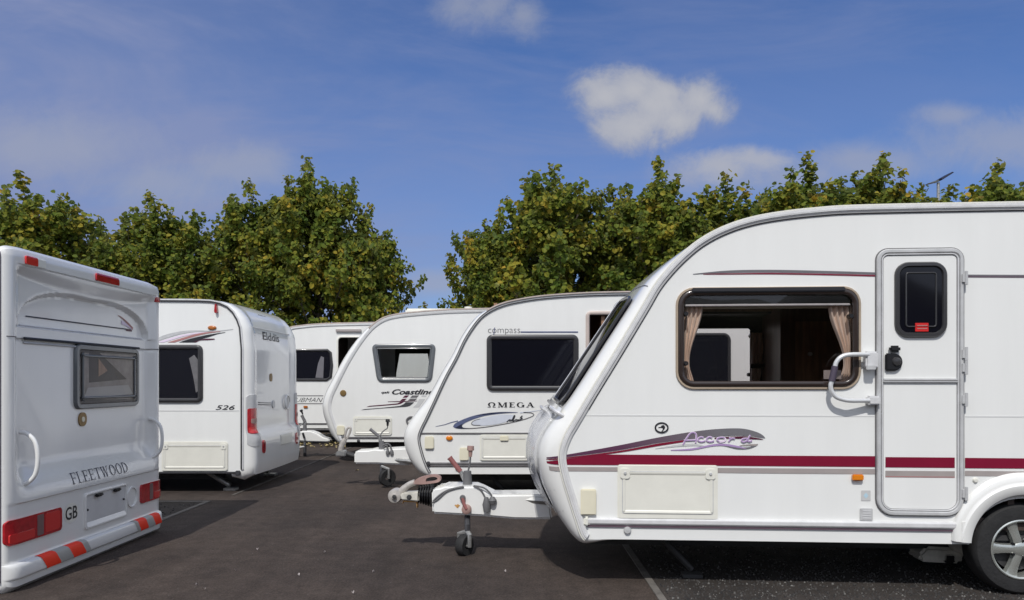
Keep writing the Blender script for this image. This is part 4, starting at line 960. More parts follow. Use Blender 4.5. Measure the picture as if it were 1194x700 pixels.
h, q = hitch(D, root, 1.1, cov, 355.5, 499, (344, 529), .10, ((356, 500), (355.5, 493), (351.5, 484.5), M['trim_mid']), [(357, 500), (357, 492), (354.5, 487), (352.5, 482)], R(60), coupling=False, frame_w=(.12, .12))
MB().tube([q(355.5, 514), q(355.5, 532)], .03, 8).build('prop_stand', M['chassis'], h)
MB().tube([q(347, 499), q(354, 493)], .012, 8).build('stay', M['steel'], h)
p = q(353, 508, .95); MB().tube([p+Vector((0, 0, .05)), p+Vector((.03, 0, -.05))], .02, 8).build('plug', M['black'], h)

# ================================================================== 4 farthest right caravan
root = empty('caravan', (-5.6, 17.0, 0), 'farthest white caravan, dark doorway half hidden by the caravan with black nose stripes', 'caravan', 0, GC)
E = Car(root, 2.2)
ctrl = [(.4, .36, 0, 0), (.1, .36, .03, .02), (-.02, .5, .1, .08), (-.05, .8, .12, .1), (.05, 1.1, .1, .1), (.2, 1.6, .1, .1), (.38, 2.1, .08, .08), (.52, 2.42, .05, .05)]
ctrl += [(*E.s(a, b), 0, .03) for a, b in ((338, 383.5), (352, 380.8), (375, 378.8), (410, 377.8), (450, 377.2))]
ZR = ctrl[-1][1]; XE = 6.2
ctrl += [(4.4, ZR, 0, .03), (5.6, ZR-.02, 0, .03), (6.0, ZR-.12, .03, .03), (XE, ZR-.4, .05, .03), (XE, 1.4, .05, .03), (XE, .8, .05, .03), (XE-.02, .36, 0, 0)]
sh = Shell(ctrl, E.W, .14, 5); zb = .36
dh = E.rr(393.5, 393, 423, 500, (1, 1, 5, 5))
body_common(E, sh, root, 0, XE, zb, 3.4, .30, [dh], [], M['alu_b'])
sh.skin('body_shell', M['gel'], root, 0, None, 16)
P2 = [(p[0], p[1]) for p in sh.P]
MB().sweep(P2[12:-5], False, [(-.03, .001), (-.03, .02), (.008, .02), (.008, .001)], SIDE).build('awning_rail', M['rail'], root, smooth=50)
MB().sweep(P2[40:-25], False, [(.009, -.01), (.009, .022), (.034, .022), (.034, -.01)], SIDE).build('roof_edge', M['pinkroof'], root, smooth=50)
lp = [E.s(*p) for p in ((330, 443), (381, 443), (385.5, 440), (387, 426), (385.5, 411.5), (382, 408.5), (330, 408.5))]
w = side_window(lp, .03, .03, M['frame'], M['dglass'], root, .012)
decal('curtain', [[E.s(*p) for p in ((368, 440.5), (377, 441), (378, 417), (374.5, 415.5), (371, 424))]], M['greyplum'], w, .0135)
frame_ring(dh, .02, .02, 'door_frame', M['offwhite'], root)
MB().box(2.0, 5.5, 1.25, 1.30, .4, 2.5).build('interior_wall', M['wood'], root)
for xx in (E.s(390, 400)[0], E.s(428, 400)[0]): MB().box(xx-.02, xx+.02, .04, 1.25, .4, 2.5).build('partition', M['inside'], root)
MB().box(*E.rect(392, 384.6, 421.5, 386.6)[0:2], -.05, -.001, *E.rect(392, 384.2, 421.5, 387.2)[2:4]).build('rain_gutter', M['greystripe'], root, bevel=.006)
put_text('CLUBMAN', (E.s(334, 466)[0], E.s(376.8, 466)[0], E.s(360, 469)[1], E.s(360, 464)[1]), SIDE, .004, M['ink'], root, .45, -.01)
for py in (461.6, 470.8):
    x0, x1 = E.s(330, py)[0], E.s(377, py)[0]; z = E.s(350, py)[1]; MB().box(x0, x1, -.006, -.001, z-.008, z+.008).build('pinstripe', M['trim_mid'], root)
x, z = E.s(356.5, 474.6); MB().box(x-.045, x+.045, -.03, -.001, z-.025, z+.025).build('marker_lamp', M['amberdk'], root, bevel=.008)
for py in (494, 501):
    z = E.s(360, py)[1]; MB().box(.3, 6.0, -.02, -.001, z-.012, z+.012).build('lower_rail', M['trim_mid'], root)

# ================================================================== 5 near left caravan, seen from behind
XB = -3.385
root = empty('caravan', (XB, 5.02, 0), 'white caravan seen from behind with red and grey hazard tape on its bumper', 'caravan', 0, GC)
F = Car(root, 2.22); root.scale = (1, .99, .993)
W = F.W; ZT = 2.285
def zarch(y):
    t = abs((y-1.12)/.92)
    return 1.80+.275*max(0, 1-t**2.8)**.45 if t < 1 else 1.80
def DF(x, z, y):                        # moulding of the rear wall, relative to its flush corner pillars
    if x < -.35: return 0
    e = min(y, W-y); m = ss(.07, .20, e); s_ = math.sin(math.pi*max(0, min(1, y/W)))
    zb_ = 2.20-.115*s_**.75               # lower edge of the overhanging lip
    if z < .585: D = -.006*ss(.02, .05, e)
    elif z < .60: D = .010*m
    else: D = (-.075*ss(.60, .87, z)+.010*(1-ss(.60, .87, z)))*m
    if z > 1.712: D = -.070*m
    if z > 1.80:
        t = abs((y-1.12)/.92)
        ins = ss(-.02, .018, zarch(y)-z) if t < 1 else 0
        D = (-.055-.045*ins)*m
    if z > 1.9:
        f = ss(zb_-.03, zb_, z)*(1-ss(2.205, 2.212, z))
        sl = -.055+.055*ss(zb_-.02, 2.215, z)
        D = D*(1-f)+sl*m*f
        if z >= 2.212: D = .006*m
    if 1.70 < z < 1.712: D -= .012*m
    if .66 < z < 1.10:                    # finger bowls behind the handles
        for yy in (.255, 1.965): D -= .008*math.exp(-((y-yy)/.05)**2-((z-.88)/.15)**2)
    if z < .19: D = .02*ss(.19, .165, z)
    q = min(1, e/.07); return D*math.sqrt(max(0, 1-(1-q)**2)) if D > 0 else D
rear = [(-.12, ZT, 0, .0), (-.05, ZT-.001, .03, .0), (-.016, ZT-.004, .045, .0), (-.004, ZT-.012, .05, .0), (0, ZT-.028, .05, .0)]
zs = [2.249, 2.232]+[2.213-.006*k for k in range(24)]; zs += [zs[-1]-.0125*k for k in range(1, 162)]; zs = [z for z in zs if z > .05]
ctrl = [(-6.2, .1, 0, 0), (-6.35, .6, .05, .05), (-6.1, 1.3, .05, .05), (-5.7, 1.9, .05, .04), (-5.2, 2.22, .02, .03), (-4.5, ZT, 0, .02), (-2.5, ZT, 0, .02), (-.6, ZT, 0, .01), (-.3, ZT, 0, .0)]+rear
nf = len(ctrl)
ctrl += [(0, z, .05, 0) for z in zs]+[(-.02, .038, .04, 0), (-.12, .03, .0, 0)]
sh = Shell(ctrl, W, .10, 1, extra=DF)
body_common(F, sh, root, -6.3, 0, .1, -3.0, .28, [], [], M['alu'], notch=True)
sh.skin('body_shell', M['gel'], root, 0, None, 110, smooth=28)
P2 = [(p[0], p[1]) for p in sh.P]
MB().sweep(P2[2:-3], False, [(-.035, .001), (-.035, .016), (.006, .016), (.006, .001)], SIDE).build('awning_rail', M['plum'], root, smooth=50)
def RF(y, z, d):                        # rear face mapping
    p = sh.at(sh.tz(z, nf-4, len(sh.P)-2), y, d); return (p[0], y, p[2])
def RFf(y, z, d): return (.05+d, y, z)
rect_r = lambda a, b, c, d_, x=.05: (F.r(a, (b+d_)/2, x)[0], F.r(c, (b+d_)/2, x)[0], None, None)
def patch_r(y0, y1, z0, z1, d, r=.02, base=-.02, n=16):
    a = []; b = []
    fr_ = sorted(set([0, 1]+[r/(z1-z0)*(1-math.cos(R(k*18))) for k in range(6)]+[k/n for k in range(n+1)]+[1-r/(z1-z0)*(1-math.cos(R(k*18))) for k in range(6)]))
    for f in fr_:
        dd = min(f, 1-f)*(z1-z0); ins = r-math.sqrt(max(0, r*r-(r-min(dd, r))**2)); z = z0+(z1-z0)*f
        row = [y0+ins+(y1-y0-2*ins)*k/n for k in range(n+1)]
        a.append([RF(y, z, d) for y in row]); b.append([RF(y, z, base) for y in row])
    mb = MB().grid(a); n_, m_ = len(a), len(a[0])
    lo = lambda g: [g[0][j] for j in range(m_)]+[g[i][m_-1] for i in range(1, n_)]+[g[n_-1][j] for j in range(m_-2, -1, -1)]+[g[i][0] for i in range(n_-2, 0, -1)]
    return mb.grid([lo(a), lo(b)], cu=True)
# tail lamps
for (y0, y1, flip) in ((.004, .60, 1), (1.80, 2.216, -1)):
    lo_ = patch_r(y0, y1, .312, .482, .014, .03).build('tail_lamp', M['red'], root)
    yy = (y0+.30, y0+.37) if flip > 0 else (y0+.16, y0+.22)
    patch_r(yy[0], yy[1], .325, .47, .017, .008, 0).build('reversing_lens', M['smoke'], lo_)
    patch_r(y0+.02 if flip > 0 else y0+.25, (y0+.27) if flip > 0 else y1-.02, .325, .385, .017, .01, 0).build('brake_lens', M['redlite'], lo_)
    patch_r(yy[1]+.02, y1-.03, .33, .465, .016, .02, 0).build('indicator_lens', M['redlite'], lo_) if flip > 0 else None
# upper marker lamps
patch_r(.17, .30, ZT-.070, ZT-.026, .012, .008).build('marker_lamp', M['redlite'], root)
patch_r(.30, .40, ZT-.070, ZT-.026, .006, .008).build('lamp_base', M['offwhite'], root)
patch_r(1.05, 1.40, ZT-.068, ZT-.024, .014, .012).build('brake_lamp', M['red'], root)
patch_r(2.10, 2.2, ZT-.13, ZT-.085, .012, .008).build('marker_lamp', M['red'], root)
# black strip and joint
zz = 1.712
mb = MB(); mb.tube([RF(.27+1.63*k/30, zz, .014) for k in range(31)], .010, 8); mb.build('window_rail', M['ink'], root)
mb = MB(); mb.tube([RF(.27+1.63*k/30, zz-.03, .006) for k in range(31)], .008, 8); mb.build('lower_window_rail', M['trim'], root)
for a_, b_ in ((.02, .27), (1.9, 2.2)):
    mb = MB(); mb.tube([RF(a_+(b_-a_)*k/16, zz, .0) for k in range(17)], .004, 6); mb.build('panel_joint', M['trim_mid'], root)
mb = MB(); mb.tube([RF(.22+1.75*k/40, 1.80, .004) for k in range(41)], .006, 6); mb.build('pediment_ledge', M['trim_light'], root)
# pinstripe with a flick
decal('pinstripe', [ribbon([(.34+1.48*k/20, 1.872+.004*k/20) for k in range(21)], .010)], M['navy'], root, .004, RF)
decal('flick', [ribbon([(1.60+.26*k/10, 1.985-.10*(k/10)**1.4) for k in range(11)], lambda t: .006+.02*t)], M['pinkred'], root, .0045, RF)
decal('flick', [ribbon([(1.66+.18*k/10, 1.93-.05*(k/10)**1.4) for k in range(11)], lambda t: .03*(1-t)+.006)], M['lilac_pale'], root, .005, RF)
decal('flick', [ribbon([(1.74+.10*k/6, 1.868) for k in range(7)], .016)], M['wine'], root, .0055, RF)
# rear window
wl = rrect(.90, 1.87, 1.205, 1.69, .05)
RW = lambda u, v, d: (-.045+d, u, v)
w = MB().sweep(wl, True, [(-.014, -.02), (-.014, .038), (-.006, .048), (.024, .048), (.024, -.02)], RW).build('window', M['gframe'], root, smooth=50)
MB().sheet(wl, [], .030, RW).build('window_recess', M['inside'], w, smooth=0)
MB().sheet(offset_loop(wl, .03), [], .044, RW).build('pane', M['tint_far'], w, smooth=0)
frame_ring(offset_loop(wl, .075), .010, .010, 'pane_ridge', M['gframe'], w, base=.0445, mp=RW)
decal('curtain', [[(.98, 1.27), (1.86, 1.25), (1.86, 1.65), (1.24, 1.645), (1.68, 1.43), (1.08, 1.40), (1.08, 1.64), (.98, 1.64)]], mat('taupe_curtain', (.36, .31, .27), .9, noise=.3, nscale=8), w, .034, RW)
decal('curtain', [[(1.22, 1.60), (1.36, 1.50), (1.22, 1.45)]], M['wood'], w, .036, RW)
decal('curtain', [[(1.06, 1.36), (1.70, 1.38), (1.78, 1.30), (1.00, 1.275)]], mat('pale_blind', (.50, .47, .43), .9), w, .038, RW)
patch_r(.95, 1.06, 1.055, 1.165, .010, .05).build('badge', M['brass'], root)
patch_r(.985, 1.025, 1.09, 1.13, .014, .018).build('badge_boss', M['cream'], root)
# handles
for yy in (.205, 2.07):
    pts = [(.0, yy, 1.06), (.05, yy, 1.05), (.105, yy, .99), (.122, yy, .88), (.105, yy, .77), (.05, yy, .71), (.0, yy, .70)]
    MB().tube(catmull(pts, 4), .015, 12).build('grab_handle', M['gel'], root)
# lettering
put_serif('FLEETWOOD', (.735, 1.57, .627, .715), RF, .004, M['navy'], root, .12, .05, .10)
put_text('GB', (.66, .815, .365, .463), RF, .004, M['ink'], root, 0, .012)
decal('country_plate', [circ(.737, .414, .095, .075)], M['offwhite'], root, .002, RF)
# number plate recess
rl = rrect(.92, 1.54, .26, .52, .02)
PL = lambda u, v, d: (.052+d, u, v)
rc_ = MB().sweep(rl, True, [(-.012, -.02), (-.012, .006), (.0, .010), (.004, .008), (.004, -.02)], PL).build('plate_holder', M['gel'], root, smooth=50)
MB().sheet(offset_loop(rl, .004), [], -.0035, PL).build('plate_backing', mat('plate_backing', (.60, .60, .60), .45, noise=.06), rc_, smooth=0)
MB().grid([[PL(.93, .30, -.003), PL(1.53, .30, -.003)], [PL(.93, .265, .012), PL(1.53, .265, .012)]]).build('plate_ledge', M['gel'], rc_)
for yy in (1.09, 1.37): MB().prism([(yy-.05, .51), (yy-.04, .485), (yy+.04, .485), (yy+.05, .51)], -.002, .03, PL).build('plate_lamp', M['black'], rc_, bevel=.008)
for yy, zz in ((.945, .40), (1.50, .40)): MB().lathe([(.001, .012), (.008, .01), (.010, .0)], (.05, yy, zz), 'x', 10).build('plate_screw', M['chassis'], rc_)
rg = circ(1.655, .395, .085, .085); MB().sweep(rg, True, [(-.005, -.01), (-.005, .003), (.005, .003), (.005, -.01)], PL).build('blank_cap', M['gel'], root, smooth=60)
# bumper with hazard tape
bp = [(.0, .188), (.035, .184), (.048, .176), (.054, .160), (.060, .098), (.054, .082), (.035, .074), (-.05, .074)]
ys = [.10*(1-math.cos(R(k*10))) for k in range(10)]+[.1+(W-.2)*k/50 for k in range(1, 50)]+[W-.10*(1-math.cos(R(k*10))) for k in range(9, -1, -1)]
def BUM(y, k, off=0.):
    x, z = bp[k]; e = max(0, min(y, W-y)); q = min(1, e/.10); s_ = math.sqrt(max(0, 1-(1-q)**2))
    return ((x+.03)*s_+off*(1 if k > 1 else .3), y, z+(off if k < 4 else 0))
bu = MB().grid([[BUM(y, k) for y in ys] for k in range(len(bp))]).build('bumper', M['gel'], root, smooth=50)
def tape(y0, y1, m, skew=.10):
    ar = [0]
    for k in range(1, 6): ar.append(ar[-1]+math.dist(bp[k], bp[k-1]))
    rows = []
    for k in range(0, 6):
        s_ = skew*ar[k]/ar[-1]; rows.append([BUM(max(.0, min(W, y0+s_+(y1-y0)*j/8)), k, .003) for j in range(9)])
    MB().grid(rows).build('hazard_tape', m, bu, smooth=50)
tape(.27, .44, M['hazred']); tape(.44, .60, M['hazgrey']); tape(.60, .77, M['hazred']); tape(.77, .84, M['hazgrey'])
tape(1.60, 1.655, M['hazgrey'], .08); tape(1.655, 1.80, M['hazred'], .08); tape(1.80, 1.93, M['hazgrey'], .08); tape(1.93, 2.06, M['hazred'], .08)

# ================================================================== 6 second left caravan
root = empty('caravan', (-3.412, 9.6, 0), 'white caravan with number 526 on its side and tall red and grey lamp', 'caravan', 0, GC)
G = Car(root, 2.1)
W2 = G.W
def DG(x, z, y):
    if x < -.3: return 0
    e = min(y, W2-y); m = ss(.14, .34, e)
    D = -.05*m*ss(2.30, 2.20, z)*ss(.62, .80, z)
    if z < .80: D += .05*ss(.80, .68, z)
    if z > 1.95: D += .03*ss(2.08, 2.13, z)*ss(2.24, 2.18, z)*m
    q = min(1, e/.08); return D*math.sqrt(max(0, 1-(1-q)**2)) if D > 0 else D
prof = [(-.62, 350.0), (0, 0)]
top = [G.s(a, b) for a, b in ((232, 349.6), (246, 350.2), (257, 352.4), (266, 356.6), (273, 363.5), (278, 372), (281.5, 382))]
zs = [top[-1][1]-.035*k for k in range(1, 52)]; zs = [z for z in zs if z > .24]
ctrl = [(-6.1, .25, 0, 0), (-6.3, .7, .05, .05), (-6.0, 1.5, .05, .05), (-5.6, 2.1, .05, .04), (-5.2, 2.36, .02, .03), (-4.5, top[0][1]+.01, 0, .03), (-2.5, top[0][1]+.01, 0, .03), (-1.2, top[0][1]+.005, 0, .02)]
cc = [.0, .005, .015, .03, .05, .07, .085]
ctrl += [(*p, c, .01) for p, c in zip(top, cc)]+[(min(0, -.02+.003*k), z, .095, .012) for k, z in enumerate(zs)]+[(-.05, .245, .05, 0), (-.15, .24, .0, 0)]
sh = Shell(ctrl, W2, .13, 1, extra=DG)
body_common(G, sh, root, -6.2, 0, .25, -3.2, .29, [], [], M['alu'])
sh.skin('body_shell', M['gel'], root, 0, None, 60, smooth=40)
P2 = [(p[0], p[1]) for p in sh.P]
MB().sweep(P2[2:-2], False, [(-.030, .001), (-.030, .016), (-.010, .018), (-.010, .001)], SIDE).build('awning_rail', M['trim_dark'], root, smooth=50)
MB().sweep(P2[2:-2], False, [(-.010, .001), (-.010, .014), (.006, .014), (.006, .001)], SIDE).build('rail_insert', M['trim_light'], root, smooth=50)
nf2 = 10
def RG(y, z, d): 
    p = sh.at(sh.tz(z, nf2, len(sh.P)-2), y, d); return (p[0], y, p[2])
lp = G.rr(120, 405, 234, 467, 4)
w = side_window(lp, .03, .03, M['frame'], M['dglass'], root, .012)
decal('curtain', [[G.s(*p) for p in ((221, 418), (227, 414), (231.5, 420), (232, 456), (229, 458), (226, 440))]], M['trim_mid'], w, .0145)
decal('reflection_card', [[G.s(*p) for p in ((207, 417), (211, 417), (211, 425), (207, 425))]], M['greyplum'], w, .0145) if False else None
PE = lambda x, y: G.s(180+x/11.94, 370+y/11.94)
def sw(o, m, d): decal('swoosh', [o], m, root, d)
def cl(ps): return catmull([PE(*p) for p in ps], 4)
sw(cl([(-60, 340), (40, 292), (180, 236), (380, 194), (560, 182), (740, 186), (900, 184), (1098, 164)])+cl([(1098, 172), (900, 198), (740, 200), (560, 206), (380, 234), (180, 290), (40, 340), (-60, 390)]), M['trim'], .004)
sw(cl([(40, 350), (200, 300), (400, 246), (560, 220), (740, 204)])+cl([(740, 210), (560, 236), (400, 270), (230, 320), (130, 352)]), M['lilac_pale'], .0042)
sw(cl([(180, 352), (320, 310), (480, 262), (640, 222), (800, 202), (920, 196)])+cl([(920, 204), (800, 218), (640, 250), (480, 294), (340, 334), (280, 352)]), M['pinkred'], .0046)
sw(cl([(340, 352), (460, 312), (600, 276), (760, 242), (990, 208)])+cl([(990, 214), (880, 236), (760, 276), (680, 300), (600, 340), (560, 352)]), M['ink'], .005)
sw(cl([(540, 352), (640, 316), (720, 300), (840, 298)])+cl([(840, 312), (740, 320), (640, 324), (580, 352)]), M['wine'], .0054)
lens(G, 247.5, 382.4, 5, 2.5, root, M['amberdk'])
x, z = G.s(252.8, 360.5); MB().prism([(x-.012, z-.055), (x+.012, z-.055), (x+.018, z-.03), (x+.010, z+.06), (x-.010, z+.06), (x-.018, z-.03)], .001, .05, SIDE).build('marker_lamp', M['red'], root, bevel=.006)
put_text('526', (G.s(251.5, 475)[0], G.s(274, 475)[0], G.s(262, 478)[1], G.s(262, 472.6)[1]), SIDE, .004, M['ink'], root, .3, .008)
z = G.s(240, 479.2)[1]; MB().box(-2.9, G.s(279, 479)[0], -.003, .001, z-.004, z+.004).build('panel_joint', M['lgrey'], root)
locker(G, 189, 515, 266, 549.5, root)
x0, x1 = G.s(100, 553)[0], G.s(281, 553)[0]; z = G.s(240, 551.2)[1]
MB().box(x0, x1, -.02, -.001, z-.012, z+.012).build('lower_rail', M['trim_dark'], root, bevel=.005)
x, z = G.s(278, 551.5); MB().box(x-.03, x+.03, -.034, -.001, z-.03, z+.03).build('rail_end', M['trim_dark'], root, bevel=.008)
MB().box(-1.75, -.85, .55, 1.35, top[0][1]+.01, top[0][1]+.075).build('roof_hatch', M['lgrey'], root, bevel=.03)
# rear
def patch_g(y0, y1, z0, z1, d, r=.02, base=-.02, n=12):
    a = []; b = []
    fr_ = sorted(set([0, 1]+[r/(z1-z0)*(1-math.cos(R(k*18))) for k in range(6)]+[k/n for k in range(n+1)]+[1-r/(z1-z0)*(1-math.cos(R(k*18))) for k in range(6)]))
    for f in fr_:
        dd = min(f, 1-f)*(z1-z0); ins = r-math.sqrt(max(0, r*r-(r-min(dd, r))**2)); z = z0+(z1-z0)*f
        row = [y0+ins+(y1-y0-2*ins)*k/n for k in range(n+1)]
        a.append([RG(y, z, d) for y in row]); b.append([RG(y, z, base) for y in row])
    mb = MB().grid(a); n_, m_ = len(a), len(a[0])
    lo = lambda g: [g[0][j] for j in range(m_)]+[g[i][m_-1] for i in range(1, n_)]+[g[n_-1][j] for j in range(m_-2, -1, -1)]+[g[i][0] for i in range(n_-2, 0, -1)]
    return mb.grid([lo(a), lo(b)], cu=True)
for y0, y1 in ((.006, .20), (1.90, 2.094)):
    ho = patch_g(y0, y1, .58, 1.23, .012, .03).build('lamp_housing', M['trim'], root)
    lo_ = patch_g(y0+.004, y1-.02, .74, 1.06, .020, .02, 0).build('tail_lamp', M['red'], ho)
    patch_g(y0+.01, y1-.05, .75, .82, .024, .015, .01).build('brake_lens', M['redlite'], lo_)
    patch_g(y0+.03, y1-.06, .87, .93, .024, .015, .01).build('clear_lens', M['pinkgrip'], lo_)
patch_g(.26, .36, .47, .64, .014, .045).build('fog_lamp', M['red'], root)
patch_g(1.76, 1.86, .47, .64, .014, .045).build('fog_lamp', M['red'], root)
vs, fs = text2d('Elddis', 0, .006); vs = fit(vs, .62, 1.32, 1.955, 2.06); MB().add([RG(u, v, .005) for u, v in vs], fs).build('lettering', M['ink'], root, smooth=0, recalc=False)
patch_g(.85, .95, 1.40, 1.51, .010, .04).build('badge', M['brass'], root)
patch_g(.72, 1.06, 2.255, 2.275, .006, .008).build('brake_lamp', M['trim'], root)
patch_g(.95, 1.05, 1.03, 1.14, .012, .045).build('round_badge', M['trim'], root)
for zz in (1.10, 1.125): 
    mb = MB(); mb.tube([RG(.40+.5*k/12, zz-.02*k/12, .003) for k in range(13)], .006, 6); mb.build('pinstripe', M['greyplum'], root)
hl_ = catmull([RG(1.62+.12*math.cos(R(a)), 1.10+.10*math.sin(R(a)), .02) for a in range(0, 361, 30)], 3)
MB().tube(hl_, .014, 8).build('grab_handle', M['gel'], root)
pp = patch_g(1.02, 1.52, .52, .66, .012, .01).build('number_plate', M['offwhite'], root)
decal('plate_marks', [rrect(1.06+.055*k+(.03 if k > 3 else 0), 1.10+.055*k+(.03 if k > 3 else 0), .55, .63, .008) for k in range(0)], M['ink'], pp, .015, RG) if False else None
mb = MB(); mb.tube([RG(.26+1.58*k/30, 2.09, .004) for k in range(31)], .005, 6); mb.build('panel_crease', M['lgrey'], root)
st = MB(); x, z = G.s(257, 571, .15); st.tube([(G.s(232, 556, .3)[0], .3, .30), (G.s(268, 573, .25)[0], .25, .06)], .035, 8); st.box(G.s(268, 573, .25)[0]-.06, G.s(268, 573, .25)[0]+.09, .18, .32, .0, .03); st.build('corner_steady', M['steel'], root)
st = MB(); st.tube([(-.75, 1.8, .30), (-.25, 1.8, .05)], .035, 8); st.box(-.31, -.15, 1.73, 1.87, 0, .03); st.build('corner_steady', M['steel'], root)

# ================================================================== ground
def flat(name, pts, z, m, **p):
    return MB().add([(x, y, z) for x, y in pts], [tuple(range(len(pts)))]).build(name, m, None, smooth=0, recalc=False, **p)
flat('ground', [(-250, -120), (250, -120), (250, 400), (-250, 400)], -.016, M['earth'], kind='structure')
flat('road', [(-16, -12), (16, -12), (16, 19.6), (-16, 19.6)], -.004, M['asphalt'], kind='structure')
flat('gravel_bay', [(.98, -6), (12, -6), (12, 8.1), (.98, 8.1)], .0, M['gravel'], kind='structure')
flat('gravel_bay', [(-13, -6), (-3.61, -6), (-3.61, 8.85), (-13, 8.85)], .0, M['gravel'], kind='structure')
k = MB(); k.box(.925, .975, -6, 8.1, -.05, .004); k.build('kerb', M['stone'], kind='structure')
k = MB(); k.box(-3.60, -3.55, -6, 8.85, -.05, .006); k.box(-13, -3.55, 8.86, 8.93, -.05, .006); k.build('kerb', M['stone'], kind='structure')
k = MB(); k.box(-3.49, -3.455, 9.4, 16.4, -.05, .004); k.build('kerb', mat('dirty_edging', (.10, .09, .08), .95, noise=.5, nscale=5), kind='structure')
rb = random.Random(9); rows = []
for j, (yy, zz) in enumerate(((-24, -.1), (-25, 2.2), (-26, 4.2), (-28, 5.6), (-33, 5.9), (-45, -.1))):      # unseen dark ridge added behind the camera to darken the window reflections
    rows.append([(-70+2.0*i, yy+rb.uniform(-.6, .6), zz+(rb.uniform(-.9, 1.1) if 0 < j < 5 else 0)) for i in range(71)])
MB().grid(rows).build('added_reflection_ridge', M['unseen_ridge'], None, smooth=80, recalc=False, kind='structure')
# loose chippings
rnd = random.Random(3); g = MB()
def pebble(x, y, s):
    b = [(math.cos(a+rnd.random()*.5)*s*rnd.uniform(.6, 1.2), math.sin(a+rnd.random()*.5)*s*rnd.uniform(.6, 1.2)) for a in (0, 1.57, 3.14, 4.71)]
    h = s*rnd.uniform(.5, 1.1)
    g.add([(x+p, y+q_, .0) for p, q_ in b]+[(x+p*.55, y+q_*.55, h) for p, q_ in b], [(0, 1, 5, 4), (1, 2, 6, 5), (2, 3, 7, 6), (3, 0, 4, 7), (4, 5, 6, 7)])
for _ in range(9000): pebble(rnd.uniform(1.0, 4.6), 4.55+rnd.random()**1.4*2.6, rnd.choice((.005, .006, .008, .010)))
for _ in range(1200): pebble(rnd.uniform(-5.4, -3.65), rnd.uniform(5.5, 8.8), rnd.choice((.006, .009, .012)))
g.build('gravel', M['chip'], None, smooth=0, recalc=False, kind='stuff', label='loose dark chippings in the parking bays', category='gravel')
# fallen leaves
lf = [(275, 666), (231, 683), (238, 688), (414, 549), (349, 672), (412, 693), (434, 668), (377, 645), (300, 642), (590, 668)]
for i, (px, py) in enumerate(lf):
    Y = CAMZ*FPX/(py-CY); X = (px-CX)/FPX*Y; s = .018 if i != 3 else .06; a = rnd.random()*6
    mb = MB(); c_, s_ = math.cos(a), math.sin(a)
    ps = [(0, 0, .004), (.5, .32, .018), (.35, .7, .022), (0, 1, .008), (-.35, .7, .02), (-.5, .32, .014)]
    mb.add([((u*c_-v*s_)*s, (u*s_+v*c_)*s, w_*1.0) for u, v, w_ in ps], [(0, 1, 2, 3), (0, 3, 4, 5)])
    o = mb.build('fallen_leaf', M['deadleaf'] if i == 3 else M['greystripe'], None, smooth=0, recalc=False, loc=(X, Y, 0))
    o['category'] = 'leaf'
    if i == 3: o['label'] = 'yellowish dry leaf on the asphalt beside the jockey wheel of the swirl-decal caravan'
    else: o['label'] = 'tiny pale leaf scrap on the open asphalt of the lane'; o['group'] = 'pale leaf scraps on the lane'
# drift of dry leaves by the verge
g = MB()
for _ in range(900):
    x, y = rnd.gauss(-5.2, 1.6), rnd.uniform(16.0, 20.5); s = rnd.uniform(.05, .10); a = rnd.random()*6.28; c_, s_ = math.cos(a)*s, math.sin(a)*s; t = rnd.uniform(-.03, .03)
    g.add([(x, y, .01), (x+c_*.5-s_*.4, y+s_*.5+c_*.4, .02+t*.5+.015), (x+c_, y+s_, .012), (x+c_*.5+s_*.4, y+s_*.5-c_*.4, .03)], [(0, 1, 2, 3)])
g.build('leaf_litter', M['deadleaf'], None, smooth=0, recalc=False, kind='stuff', label='drift of dry brown leaves along the verge', category='leaves')

